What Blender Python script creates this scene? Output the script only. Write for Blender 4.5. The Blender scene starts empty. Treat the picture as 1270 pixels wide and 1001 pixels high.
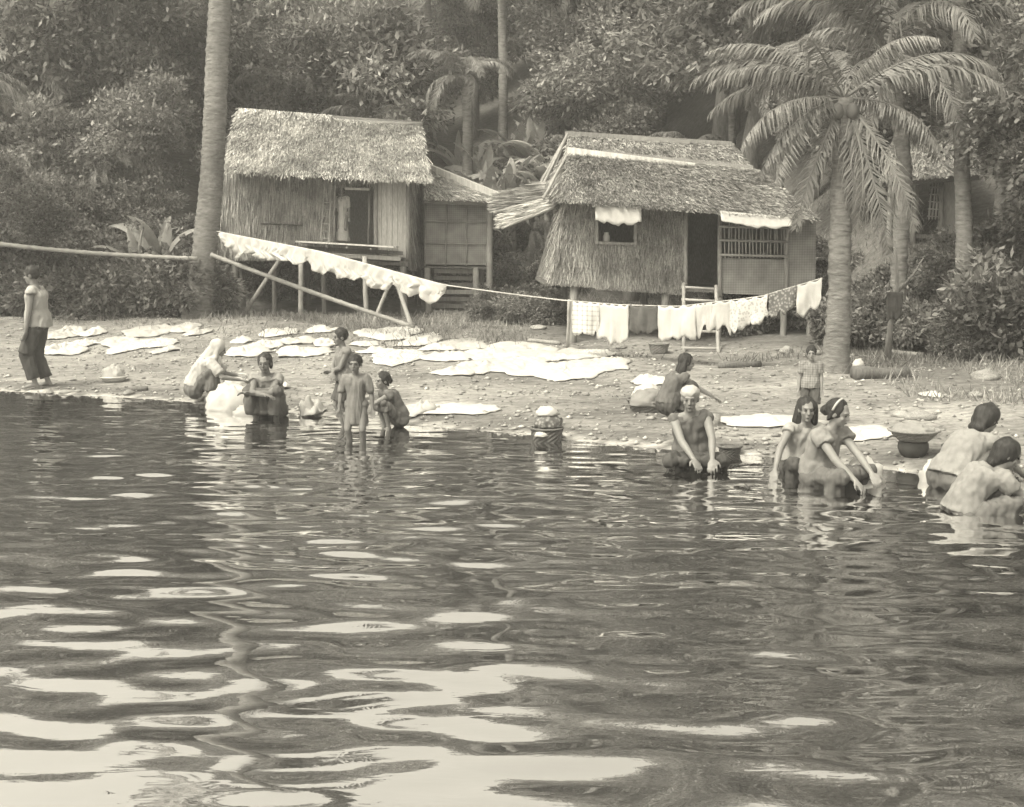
import bpy, bmesh, math, random
import numpy as np
from mathutils import Vector, Matrix, noise

R = math.radians
rng = random.Random(7)
nrg = np.random.default_rng(7)
scene = bpy.context.scene
col = scene.collection

# ------------------------------------------------------------------ camera
FPX, CX, CY = 1500.0, 635.0, 500.5          # focal length and centre in photograph pixels
CAM_Z, TILT = 2.1, math.atan(200.5 / 1500.0)
cam = bpy.data.cameras.new('camera')
cam.sensor_fit = 'HORIZONTAL'
cam.sensor_width = 36.0
cam.lens = FPX / 1270.0 * 36.0
cam.clip_start, cam.clip_end = 0.1, 2000.0
cam_ob = bpy.data.objects.new('camera', cam)
cam_ob.location = (0, 0, CAM_Z)
cam_ob.rotation_euler = (math.pi / 2 - TILT, 0, 0)
col.objects.link(cam_ob)
scene.camera = cam_ob

# ------------------------------------------------------------------ sky, sun, exposure
TINT = (1.0, 0.938, 0.785)                    # warm toned print
SUN_DIR = Vector((-0.50, -0.40, 0.86)).normalized()
world = bpy.data.worlds.new('World')
scene.world = world
world.use_nodes = True
wn, wl = world.node_tree.nodes, world.node_tree.links
wn.clear()
sky = wn.new('ShaderNodeTexSky')
sky.sky_type = 'NISHITA'
sky.sun_disc = False
sky.sun_elevation = math.asin(SUN_DIR.z)
sky.sun_rotation = math.atan2(SUN_DIR.x, SUN_DIR.y)
sky.dust_density = 9.0
sky.air_density = 1.6
bw = wn.new('ShaderNodeRGBToBW')
tn = wn.new('ShaderNodeMix'); tn.data_type = 'RGBA'; tn.blend_type = 'MULTIPLY'
tn.inputs[0].default_value = 1.0
tn.inputs[7].default_value = (*TINT, 1)
bg = wn.new('ShaderNodeBackground'); bg.inputs['Strength'].default_value = 0.15
wo = wn.new('ShaderNodeOutputWorld')
wl.new(sky.outputs[0], bw.inputs[0]); wl.new(bw.outputs[0], tn.inputs[6])
wl.new(tn.outputs[2], bg.inputs['Color']); wl.new(bg.outputs[0], wo.inputs[0])

sun = bpy.data.lights.new('sun', 'SUN')
sun.energy = 1.15
sun.angle = R(5)
sun.color = (1.0, 0.938, 0.785)
sun_ob = bpy.data.objects.new('sun', sun)
sun_ob.rotation_euler = SUN_DIR.to_track_quat('Z', 'Y').to_euler()
sun_ob.location = (-20, -10, 40)
col.objects.link(sun_ob)

scene.view_settings.view_transform = 'Standard'
scene.view_settings.look = 'None'
scene.view_settings.gamma = 1.0
scene.view_settings.exposure = 1.0
scene.render.engine = 'CYCLES'
scene.cycles.max_bounces = 5
scene.cycles.diffuse_bounces = 3
scene.cycles.glossy_bounces = 3
scene.cycles.transparent_max_bounces = 4
scene.cycles.caustics_reflective = False
scene.cycles.caustics_refractive = False
scene.cycles.use_denoising = True
scene.cycles.volume_bounces = 1

# ------------------------------------------------------------------ pixel <-> place helpers
CT, ST = math.cos(TILT), math.sin(TILT)
def ray(px, py):
    vx, vz = (px - CX) / FPX, -(py - CY) / FPX
    return Vector((vx, CT + ST * vz, -ST + CT * vz))
def at(px, py, Y):
    r = ray(px, py)
    return Vector((0, 0, CAM_Z)) + r * (Y / r.y)
SHX = [-60, -22, -12, -6.9, -4.35, -1.3, 0.58, 1.72, 2.55, 3.55, 4.2, 6.5, 12, 60]
SHY = [30, 20.5, 18.3, 16.9, 15.9, 13.9, 12.8, 12.1, 11.7, 11.0, 10.1, 8.3, 5.0, -20]
def shore(x): return float(np.interp(x, SHX, SHY))
HX = [-60, -22, -11, -8, -6, -0.5, 1.5, 5, 6.3, 8, 14, 30, 60]
HY = [26, 25.5, 27, 29, 32, 31, 28.5, 28, 24, 20, 17.5, 15, 10]
def H(x, y):
    u = y - shore(x)
    if u < 0:
        z = max(-1.6, 0.15 * u)
    else:
        z = float(np.interp(u, [0, .5, 3, 6, 9, 12, 16, 30], [0, .055, .13, .2, .27, .36, .48, .6]))
    w = min(1.0, max(0.0, (-2.6 - x) / 2.5))
    z += 0.2 * w * math.exp(-((y - 26.2) / 1.9) ** 2)
    v = y - float(np.interp(x, HX, HY))
    if v > 0:
        vv = math.sqrt(v * v + 4) - 2
        z += 0.40 * vv if vv < 48 else 0.40 * 48 + 0.1 * (vv - 48)
    a = min(1.0, max(0.12, (u - 0.3) / 4.0)) if u > 0 else 0.12
    z += a * (0.10 * noise.noise((x * .55, y * .55, 1.3)) + 0.035 * noise.noise((x * 1.9, y * 1.9, 4.1)))
    if v > 0: z += 0.5 * min(1, v / 4) * noise.noise((x * .21, y * .21, 9.0))
    return z
def gp(px, py, dz=0.0):
    r = ray(px, py); t = 4.0; o = Vector((0, 0, CAM_Z))
    while t < 120:
        p = o + r * t
        if p.z <= H(p.x, p.y) + 0.0: break
        t += 0.02
    return Vector((p.x, p.y, H(p.x, p.y) + dz))
def on(x, y, dz=0.0): return Vector((x, y, H(x, y) + dz))
def wp(px, py, z=0.0):                       # point on a level plane (the water)
    r = ray(px, py); t = (z - CAM_Z) / r.z
    return Vector((0, 0, CAM_Z)) + r * t

# ------------------------------------------------------------------ materials
def newmat(name):
    m = bpy.data.materials.new(name); m.use_nodes = True
    n, l = m.node_tree.nodes, m.node_tree.links
    n.clear()
    return m, n, l
def M(name, c, var=.3, scale=8.0, stretch=(1, 1, 1), rough=.9, bump=.3, bdist=.01, island=0.0, objvar=.1, transl=0.0, stain=.15, detail=6, spec=.2, tint=(1, .99, .96)):
    m, n, l = newmat(name)
    tc = n.new('ShaderNodeTexCoord'); mp = n.new('ShaderNodeMapping'); mp.inputs['Scale'].default_value = stretch
    l.new(tc.outputs['Object'], mp.inputs[0])
    no = n.new('ShaderNodeTexNoise'); no.inputs['Scale'].default_value = scale; no.inputs['Detail'].default_value = detail
    no.inputs['Roughness'].default_value = .62
    l.new(mp.outputs[0], no.inputs['Vector'])
    mr = n.new('ShaderNodeMapRange'); mr.inputs[1].default_value = .28; mr.inputs[2].default_value = .72
    mr.inputs[3].default_value = 1 - var; mr.inputs[4].default_value = 1 + var
    l.new(no.outputs[0], mr.inputs[0])
    no2 = n.new('ShaderNodeTexNoise'); no2.inputs['Scale'].default_value = max(.25, scale * .09); no2.inputs['Detail'].default_value = 3
    l.new(tc.outputs['Object'], no2.inputs['Vector'])
    mr2 = n.new('ShaderNodeMapRange'); mr2.inputs[1].default_value = .3; mr2.inputs[2].default_value = .7
    mr2.inputs[3].default_value = 1 - stain; mr2.inputs[4].default_value = 1 + stain
    l.new(no2.outputs[0], mr2.inputs[0])
    mu = n.new('ShaderNodeMath'); mu.operation = 'MULTIPLY'
    l.new(mr.outputs[0], mu.inputs[0]); l.new(mr2.outputs[0], mu.inputs[1])
    last = mu
    def mul(src, lo, hi):
        nonlocal last
        r = n.new('ShaderNodeMapRange'); r.inputs[3].default_value = lo; r.inputs[4].default_value = hi
        l.new(src, r.inputs[0])
        k = n.new('ShaderNodeMath'); k.operation = 'MULTIPLY'
        l.new(last.outputs[0], k.inputs[0]); l.new(r.outputs[0], k.inputs[1]); last = k
    if island:
        g = n.new('ShaderNodeNewGeometry'); mul(g.outputs['Random Per Island'], 1 - island, 1 + island)
    if objvar:
        oi = n.new('ShaderNodeObjectInfo'); mul(oi.outputs['Random'], 1 - objvar, 1 + objvar)
    cm = n.new('ShaderNodeVectorMath'); cm.operation = 'SCALE'
    cm.inputs[0].default_value = (c * tint[0], c * tint[1], c * tint[2])
    l.new(last.outputs[0], cm.inputs['Scale'])
    bs = n.new('ShaderNodeBsdfPrincipled'); bs.inputs['Roughness'].default_value = rough
    bs.inputs['Specular IOR Level'].default_value = spec
    l.new(cm.outputs[0], bs.inputs['Base Color'])
    out = n.new('ShaderNodeOutputMaterial')
    if bump:
        b = n.new('ShaderNodeBump'); b.inputs['Strength'].default_value = bump; b.inputs['Distance'].default_value = bdist
        l.new(no.outputs[0], b.inputs['Height']); l.new(b.outputs[0], bs.inputs['Normal'])
    sh = bs
    if transl:
        tr = n.new('ShaderNodeBsdfTranslucent'); l.new(cm.outputs[0], tr.inputs['Color'])
        mx = n.new('ShaderNodeMixShader'); mx.inputs[0].default_value = transl
        l.new(bs.outputs[0], mx.inputs[1]); l.new(tr.outputs[0], mx.inputs[2]); sh = mx
    l.new(sh.outputs[0], out.inputs[0])
    return m

MT = {}
MT['thatch_pale'] = M('thatch_pale', .55, var=.25, scale=24, island=.5, bump=0, transl=.12, stain=.36)
MT['thatch_grey'] = M('thatch_grey', .33, var=.3, scale=24, island=.5, bump=0, transl=.1, stain=.42)
MT['thatch_wall'] = M('thatch_wall', .33, var=.3, scale=30, island=.4, bump=0, transl=.08, stain=.3)
MT['thatch_wall_pale'] = M('thatch_wall_pale', .29, var=.3, scale=30, island=.45, bump=0, transl=.08, stain=.3)
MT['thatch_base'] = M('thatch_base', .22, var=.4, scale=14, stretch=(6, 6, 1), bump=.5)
MT['wood_pale'] = M('wood_pale', .62, var=.25, scale=6, stretch=(3, 3, .5), bump=.4, island=.1)
MT['plank_wall'] = M('plank_wall', .52, var=.3, scale=14, stretch=(5, 5, .5), bump=.5)
MT['wood_grey'] = M('wood_grey', .30, var=.3, scale=10, stretch=(4, 4, .6), bump=.4)
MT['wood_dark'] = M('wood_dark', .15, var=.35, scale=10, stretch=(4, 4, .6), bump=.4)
MT['bamboo'] = M('bamboo', .36, var=.22, scale=7, stretch=(1, 1, 1), bump=.15, rough=.6)
MT['bamboo_dark'] = M('bamboo_dark', .30, var=.25, scale=7, bump=.15, rough=.7)
MT['trunk_palm'] = M('trunk_palm', .21, var=.42, scale=5, stretch=(1.2, 1.2, 4), bump=.9, bdist=.04, stain=.45)
MT['trunk'] = M('trunk', .22, var=.35, scale=6, stretch=(3, 3, 1), bump=.6, bdist=.02)
MT['leaf'] = M('leaf', .20, var=.2, scale=1.2, island=.5, bump=0, rough=.6, transl=.3, objvar=.42, spec=.35, stain=.4)
MT['leaf_pale'] = M('leaf_pale', .26, var=.2, scale=1.2, island=.45, bump=0, rough=.55, transl=.3, objvar=.35, spec=.4, stain=.4)
MT['leaf_palm'] = M('leaf_palm', .22, var=.2, scale=2, island=.35, bump=0, rough=.5, transl=.25, objvar=.2, spec=.5)
MT['leaf_banana'] = M('leaf_banana', .34, var=.2, scale=6, stretch=(1, 6, 1), island=.2, bump=.2, rough=.5, transl=.3, objvar=.2, spec=.4)
MT['grass'] = M('grass', .26, var=.25, scale=1.0, island=.45, bump=0, transl=.25, stain=.35)
MT['rock'] = M('rock', .34, var=.35, scale=9, bump=.6, bdist=.03, objvar=.25)
MT['rock_dark'] = M('rock_dark', .14, var=.35, scale=9, bump=.6, bdist=.03, objvar=.2)
MT['cloth_white'] = M('cloth_white', .57, var=.06, scale=9, bump=.25, bdist=.015, transl=.12, objvar=.05, stain=.06)
MT['cloth_offwhite'] = M('cloth_offwhite', .50, var=.10, scale=8, bump=.25, bdist=.015, transl=.1, objvar=.12, stain=.1)
MT['cloth_grey'] = M('cloth_grey', .31, var=.15, scale=8, bump=.3, bdist=.015, transl=.08, objvar=.15)
MT['cloth_dark'] = M('cloth_dark', .08, var=.25, scale=8, bump=.3, bdist=.015, objvar=.15)
MT['cloth_mid'] = M('cloth_mid', .15, var=.25, scale=8, bump=.3, bdist=.015, objvar=.15)
MT['cloth_tan'] = M('cloth_tan', .22, var=.18, scale=8, bump=.3, bdist=.015, objvar=.1)
MT['skin'] = M('skin', .25, var=.12, scale=7, bump=.1, rough=.5, objvar=.08, spec=.4, stain=.08)
MT['skin_dark'] = M('skin_dark', .19, var=.12, scale=7, bump=.1, rough=.5, objvar=.08, spec=.4, stain=.08)
MT['hair'] = M('hair', .03, var=.4, scale=30, stretch=(3, 3, .6), bump=.6, rough=.5, spec=.25)
MT['eye'] = M('eye', .03, var=.1, scale=5, bump=0, rough=.2, spec=.5)
MT['lips'] = M('lips', .13, var=.1, scale=5, bump=0, rough=.5)
MT['basket'] = M('basket', .25, var=.35, scale=40, stretch=(1, 1, 2), bump=.6, bdist=.01)
MT['basket_dark'] = M('basket_dark', .15, var=.35, scale=40, stretch=(1, 1, 2), bump=.6, bdist=.01)
MT['clay_dark'] = M('clay_dark', .07, var=.2, scale=10, bump=.2, rough=.6)
MT['enamel'] = M('enamel', .6, var=.05, scale=5, bump=.05, rough=.3, spec=.5)
MT['rope'] = M('rope', .45, var=.2, scale=30, bump=.2)
MT['straw'] = M('straw', .6, var=.2, scale=30, island=.3, bump=.3)

def checked(name, a, b, sx, width=.3):
    """woven check: dark crossing bands on a light cloth"""
    m, n, l = newmat(name)
    tc = n.new('ShaderNodeTexCoord')
    sep = n.new('ShaderNodeSeparateXYZ'); l.new(tc.outputs['Object'], sep.inputs[0])
    vals = []
    for k in ('X', 'Z'):
        mm = n.new('ShaderNodeMath'); mm.operation = 'MULTIPLY'; mm.inputs[1].default_value = sx
        l.new(sep.outputs[k], mm.inputs[0])
        fr = n.new('ShaderNodeMath'); fr.operation = 'FRACT'; l.new(mm.outputs[0], fr.inputs[0])
        lt = n.new('ShaderNodeMath'); lt.operation = 'LESS_THAN'; lt.inputs[1].default_value = width
        l.new(fr.outputs[0], lt.inputs[0]); vals.append(lt)
    ad = n.new('ShaderNodeMath'); ad.operation = 'ADD'; l.new(vals[0].outputs[0], ad.inputs[0]); l.new(vals[1].outputs[0], ad.inputs[1])
    hf = n.new('ShaderNodeMath'); hf.operation = 'MULTIPLY'; hf.inputs[1].default_value = .5; l.new(ad.outputs[0], hf.inputs[0])
    mx = n.new('ShaderNodeMix'); mx.data_type = 'RGBA'
    l.new(hf.outputs[0], mx.inputs[0]); mx.inputs[6].default_value = (a, a * .99, a * .96, 1); mx.inputs[7].default_value = (b, b * .99, b * .96, 1)
    no = n.new('ShaderNodeTexNoise'); no.inputs['Scale'].default_value = 3.5; no.inputs['Detail'].default_value = 8; l.new(tc.outputs['Object'], no.inputs['Vector'])
    mr = n.new('ShaderNodeMapRange'); mr.inputs[1].default_value = .3; mr.inputs[2].default_value = .7; mr.inputs[3].default_value = .7; mr.inputs[4].default_value = 1.25; l.new(no.outputs[0], mr.inputs[0])
    sv = n.new('ShaderNodeVectorMath'); sv.operation = 'SCALE'; l.new(mx.outputs[2], sv.inputs[0]); l.new(mr.outputs[0], sv.inputs['Scale'])
    bs = n.new('ShaderNodeBsdfPrincipled'); bs.inputs['Roughness'].default_value = .9
    l.new(sv.outputs[0], bs.inputs['Base Color'])
    out = n.new('ShaderNodeOutputMaterial'); l.new(bs.outputs[0], out.inputs[0])
    return m
MT['check'] = checked('check', .58, .32, 13)
MT['stripe'] = checked('stripe', .30, .19, 22, .4)
MT['weave'] = checked('weave', .30, .23, 22, .5)
def printed(name, a, b, scale):
    m, n, l = newmat(name)
    tc = n.new('ShaderNodeTexCoord')
    v = n.new('ShaderNodeTexVoronoi'); v.inputs['Scale'].default_value = scale; v.feature = 'SMOOTH_F1'; v.inputs['Smoothness'].default_value = .6; l.new(tc.outputs['Object'], v.inputs['Vector'])
    mr = n.new('ShaderNodeMapRange'); mr.inputs[1].default_value = .25; mr.inputs[2].default_value = .5; l.new(v.outputs[0], mr.inputs[0])
    mx = n.new('ShaderNodeMix'); mx.data_type = 'RGBA'; l.new(mr.outputs[0], mx.inputs[0])
    mx.inputs[6].default_value = (b, b * .99, b * .96, 1); mx.inputs[7].default_value = (a, a * .99, a * .96, 1)
    bs = n.new('ShaderNodeBsdfPrincipled'); bs.inputs['Roughness'].default_value = .9
    l.new(mx.outputs[2], bs.inputs['Base Color'])
    out = n.new('ShaderNodeOutputMaterial'); l.new(bs.outputs[0], out.inputs[0])
    return m
MT['print_pale'] = printed('print_pale', .56, .36, 26)
MT['print_dark'] = printed('print_dark', .11, .30, 24)

# ------------------------------------------------------------------ object helpers
def tag(o, label=None, cat=None, group=None, kind=None):
    if label: o['label'] = label
    if cat: o['category'] = cat
    if group: o['group'] = group
    if kind: o['kind'] = kind
    return o
def empty(name, loc=(0, 0, 0), rz=0.0, label=None, cat=None, group=None):
    o = bpy.data.objects.new(name, None); col.objects.link(o)
    o.location = loc; o.rotation_euler = (0, 0, rz); o.empty_display_size = .1
    return tag(o, label, cat, group)
def link(name, me, mat=None, parent=None, loc=None, rot=None, scl=None, smooth=False):
    o = bpy.data.objects.new(name, me); col.objects.link(o)
    if mat is not None and len(me.materials) == 0: me.materials.append(MT[mat] if isinstance(mat, str) else mat)
    if parent is not None: o.parent = parent
    if loc is not None: o.location = loc
    if rot is not None: o.rotation_euler = rot
    if scl is not None: o.scale = (scl,) * 3 if isinstance(scl, (int, float)) else scl
    if smooth: shade_smooth(me)
    return o
def shade_smooth(me):
    me.polygons.foreach_set('use_smooth', np.ones(len(me.polygons), dtype=bool))
def np_mesh(name, V, Fq):
    """quads or tris from arrays"""
    V = np.asarray(V, dtype=np.float32); Fq = np.asarray(Fq, dtype=np.int32)
    k = Fq.shape[1]
    me = bpy.data.meshes.new(name)
    me.vertices.add(len(V)); me.vertices.foreach_set('co', V.ravel())
    me.loops.add(Fq.size); me.loops.foreach_set('vertex_index', Fq.ravel())
    me.polygons.add(len(Fq)); me.polygons.foreach_set('loop_start', np.arange(0, Fq.size, k, dtype=np.int32))
    me.update(calc_edges=True); me.validate()
    return me
class MB:
    def __init__(s): s.v = []; s.f = []
    def add(s, vs, fs):
        b = len(s.v); s.v += [tuple(v) for v in vs]; s.f += [tuple(b + i for i in f) for f in fs]; return s
    def box(s, c, d, rot=None):
        c = Vector(c); out = []
        for x in (-.5, .5):
            for y in (-.5, .5):
                for z in (-.5, .5):
                    p = Vector((x * d[0], y * d[1], z * d[2]))
                    if rot is not None: p = rot @ p
                    out.append(c + p)
        return s.add(out, [(0, 1, 3, 2), (4, 6, 7, 5), (0, 4, 5, 1), (2, 3, 7, 6), (0, 2, 6, 4), (1, 5, 7, 3)])
    def beam(s, p, q, w, h, up=(0, 0, 1)):
        p, q = Vector(p), Vector(q); d = (q - p); L = d.length; d.normalize()
        u = Vector(up)
        if abs(d.dot(u)) > .95: u = Vector((0, 1, 0))
        x = d.cross(u).normalized(); z = x.cross(d)
        rot = Matrix((x, d, z)).transposed()
        return s.box((p + q) / 2, (w, L, h), rot)
    def tube(s, pts, rad, seg=8, cap=True):
        pts = [Vector(p) for p in pts]; n = len(pts)
        if not isinstance(rad, (list, tuple)): rad = [rad] * n
        vs = []; ref = None
        for i in range(n):
            d = (pts[min(i + 1, n - 1)] - pts[max(i - 1, 0)]).normalized()
            if ref is None:
                ref = Vector((1, 0, 0)) if abs(d.x) < .8 else Vector((0, 1, 0))
            x = (ref - d * ref.dot(d)).normalized(); y = d.cross(x); ref = x
            for k in range(seg):
                a = 2 * math.pi * k / seg
                vs.append(pts[i] + (x * math.cos(a) + y * math.sin(a)) * rad[i])
        fs = []
        for i in range(n - 1):
            for k in range(seg):
                k2 = (k + 1) % seg
                fs.append((i * seg + k, i * seg + k2, (i + 1) * seg + k2, (i + 1) * seg + k))
        if cap:
            fs.append(tuple(reversed(range(seg)))); fs.append(tuple((n - 1) * seg + k for k in range(seg)))
        return s.add(vs, fs)
    def ell(s, c, r, rot=None, u=12, v=8):
        c = Vector(c); vs = []; fs = []
        vs.append(Vector((0, 0, -1)))
        for j in range(1, v):
            ph = -math.pi / 2 + math.pi * j / v
            for i in range(u):
                a = 2 * math.pi * i / u
                vs.append(Vector((math.cos(ph) * math.cos(a), math.cos(ph) * math.sin(a), math.sin(ph))))
        vs.append(Vector((0, 0, 1)))
        for i in range(u):
            i2 = (i + 1) % u
            fs.append((0, 1 + i2, 1 + i))
            for j in range(v - 2):
                fs.append((1 + j * u + i, 1 + j * u + i2, 1 + (j + 1) * u + i2, 1 + (j + 1) * u + i))
            fs.append((1 + (v - 2) * u + i, 1 + (v - 2) * u + i2, len(vs) - 1))
        out = []
        for p in vs:
            q = Vector((p.x * r[0], p.y * r[1], p.z * r[2]))
            if rot is not None: q = rot @ q
            out.append(c + q)
        return s.add(out, fs)
    def cap(s, a, b, ra, rb, seg=10):        # round-ended tapered limb
        a, b = Vector(a), Vector(b); d = b - a
        if d.length < 1e-5: return s.ell(a, (ra, ra, ra))
        d.normalize(); pts = []; rr = []
        for t in (-1, -.8, -.45): pts.append(a + d * ra * t); rr.append(max(.02 * ra, ra * math.sqrt(max(0, 1 - t * t))))
        pts.append(a); rr.append(ra); pts.append(b); rr.append(rb)
        for t in (.45, .8, 1): pts.append(b + d * rb * t); rr.append(max(.02 * rb, rb * math.sqrt(max(0, 1 - t * t))))
        return s.tube(pts, rr, seg)
    def mesh(s, name):
        me = bpy.data.meshes.new(name); me.from_pydata(s.v, [], s.f); me.update(); return me
    def build(s, name, mat, parent=None, smooth=False, **k):
        return link(name, s.mesh(name), mat, parent, smooth=smooth, **k)
def displace(me, amp, freq, seed=0.0, mode='n'):
    n = len(me.vertices); co = np.empty(n * 3, np.float32); me.vertices.foreach_get('co', co); co = co.reshape(-1, 3)
    nr = np.empty(n * 3, np.float32); me.vertices.foreach_get('normal', nr); nr = nr.reshape(-1, 3)
    f = freq if isinstance(freq, (tuple, list)) else (freq,) * 3
    d = np.array([noise.noise((p[0] * f[0] + seed, p[1] * f[1], p[2] * f[2])) for p in co], np.float32) * amp
    co = co + nr * d[:, None]
    me.vertices.foreach_set('co', co.ravel()); me.update()

# ================================================================== SETTING: ground and water
def make_ground():
    xs = np.concatenate([np.arange(-170, -40, 9), np.arange(-40, -14, 1.2), np.arange(-14, 12, .16), np.arange(12, 40, 1.2), np.arange(40, 171, 9)])
    ys = np.concatenate([np.arange(-30, 3, 3), np.arange(3, 9, .5), np.arange(9, 28, .16), np.arange(28, 48, .6), np.arange(48, 90, 3), np.arange(90, 330, 20)])
    nx, ny = len(xs), len(ys)
    V = np.empty((nx * ny, 3), np.float32); tone = np.empty(nx * ny, np.float32); rough = np.empty(nx * ny, np.float32)
    k = 0
    for y in ys:
        for x in xs:
            V[k] = (x, y, H(x, y))
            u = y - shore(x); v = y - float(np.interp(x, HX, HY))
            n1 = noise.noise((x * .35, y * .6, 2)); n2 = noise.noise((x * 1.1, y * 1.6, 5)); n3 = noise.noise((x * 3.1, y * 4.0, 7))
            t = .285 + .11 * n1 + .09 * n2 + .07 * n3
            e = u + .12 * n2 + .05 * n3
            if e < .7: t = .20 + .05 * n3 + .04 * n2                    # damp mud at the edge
            if -.05 < e < .16: t = .50                         # pale band along the waterline
            if e < -.2: t = .10
            g = 0.0                                           # weeds and darker earth at the back
            back = 8.6 if x < -1 else (9.0 if x < 5 else 5.6)
            g = min(1, max(0, (u + 1.2 * n1 + .8 * n2 - back) / 1.6))
            t = t * (1 - g) + (.20 + .06 * n2) * g
            if v > 0:
                h = min(1, v / 2.5)
                clear = math.exp(-((x - (-0.8 + .05 * v)) / 2.1) ** 2) * math.exp(-((v - 4) / 7.0) ** 2)
                t = t * (1 - h) + h * (.15 + .05 * n1 + .33 * clear * max(0, .75 + .7 * n2 + .4 * n1))
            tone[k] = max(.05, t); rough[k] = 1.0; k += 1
    i = np.arange(nx - 1); j = np.arange(ny - 1)
    a = (j[:, None] * nx + i[None, :]).ravel()
    F = np.stack([a, a + 1, a + 1 + nx, a + nx], 1)
    me = np_mesh('ground', V, F)
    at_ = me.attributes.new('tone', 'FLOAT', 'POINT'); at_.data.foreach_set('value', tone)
    shade_smooth(me)
    m, n, l = newmat('earth')
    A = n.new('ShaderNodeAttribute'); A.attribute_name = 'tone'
    tc = n.new('ShaderNodeTexCoord')
    mp = n.new('ShaderNodeMapping'); mp.inputs['Scale'].default_value = (.7, 1.4, 1); l.new(tc.outputs['Object'], mp.inputs[0])
    no = n.new('ShaderNodeTexNoise'); no.inputs['Scale'].default_value = 7; no.inputs['Detail'].default_value = 9; no.inputs['Roughness'].default_value = .7
    l.new(mp.outputs[0], no.inputs['Vector'])
    mr = n.new('ShaderNodeMapRange'); mr.inputs[1].default_value = .3; mr.inputs[2].default_value = .7; mr.inputs[3].default_value = .55; mr.inputs[4].default_value = 1.32
    l.new(no.outputs[0], mr.inputs[0])
    vo = n.new('ShaderNodeTexVoronoi'); vo.inputs['Scale'].default_value = 22; vo.inputs['Randomness'].default_value = 1; l.new(tc.outputs['Object'], vo.inputs['Vector'])
    vr = n.new('ShaderNodeMapRange'); vr.inputs[1].default_value = 0; vr.inputs[2].default_value = 1; vr.inputs[3].default_value = .8; vr.inputs[4].default_value = 1.15
    l.new(vo.outputs['Color'], vr.inputs[0])
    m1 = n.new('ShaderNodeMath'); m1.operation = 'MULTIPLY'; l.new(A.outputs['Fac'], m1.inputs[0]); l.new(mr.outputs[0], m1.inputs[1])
    m2 = n.new('ShaderNodeMath'); m2.operation = 'MULTIPLY'; l.new(m1.outputs[0], m2.inputs[0]); l.new(vr.outputs[0], m2.inputs[1])
    sc = n.new('ShaderNodeVectorMath'); sc.operation = 'SCALE'; sc.inputs[0].default_value = (1, .985, .95); l.new(m2.outputs[0], sc.inputs['Scale'])
    bs = n.new('ShaderNodeBsdfPrincipled'); bs.inputs['Roughness'].default_value = .95; bs.inputs['Specular IOR Level'].default_value = .15
    l.new(sc.outputs[0], bs.inputs['Base Color'])
    b = n.new('ShaderNodeBump'); b.inputs['Strength'].default_value = .8; b.inputs['Distance'].default_value = .05
    l.new(no.outputs[0], b.inputs['Height']); l.new(b.outputs[0], bs.inputs['Normal'])
    o = n.new('ShaderNodeOutputMaterial'); l.new(bs.outputs[0], o.inputs[0])
    return link('ground', me, m)
tag(make_ground(), 'trampled pale mud shore rising to a wooded hillside', 'ground', kind='structure')

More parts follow.
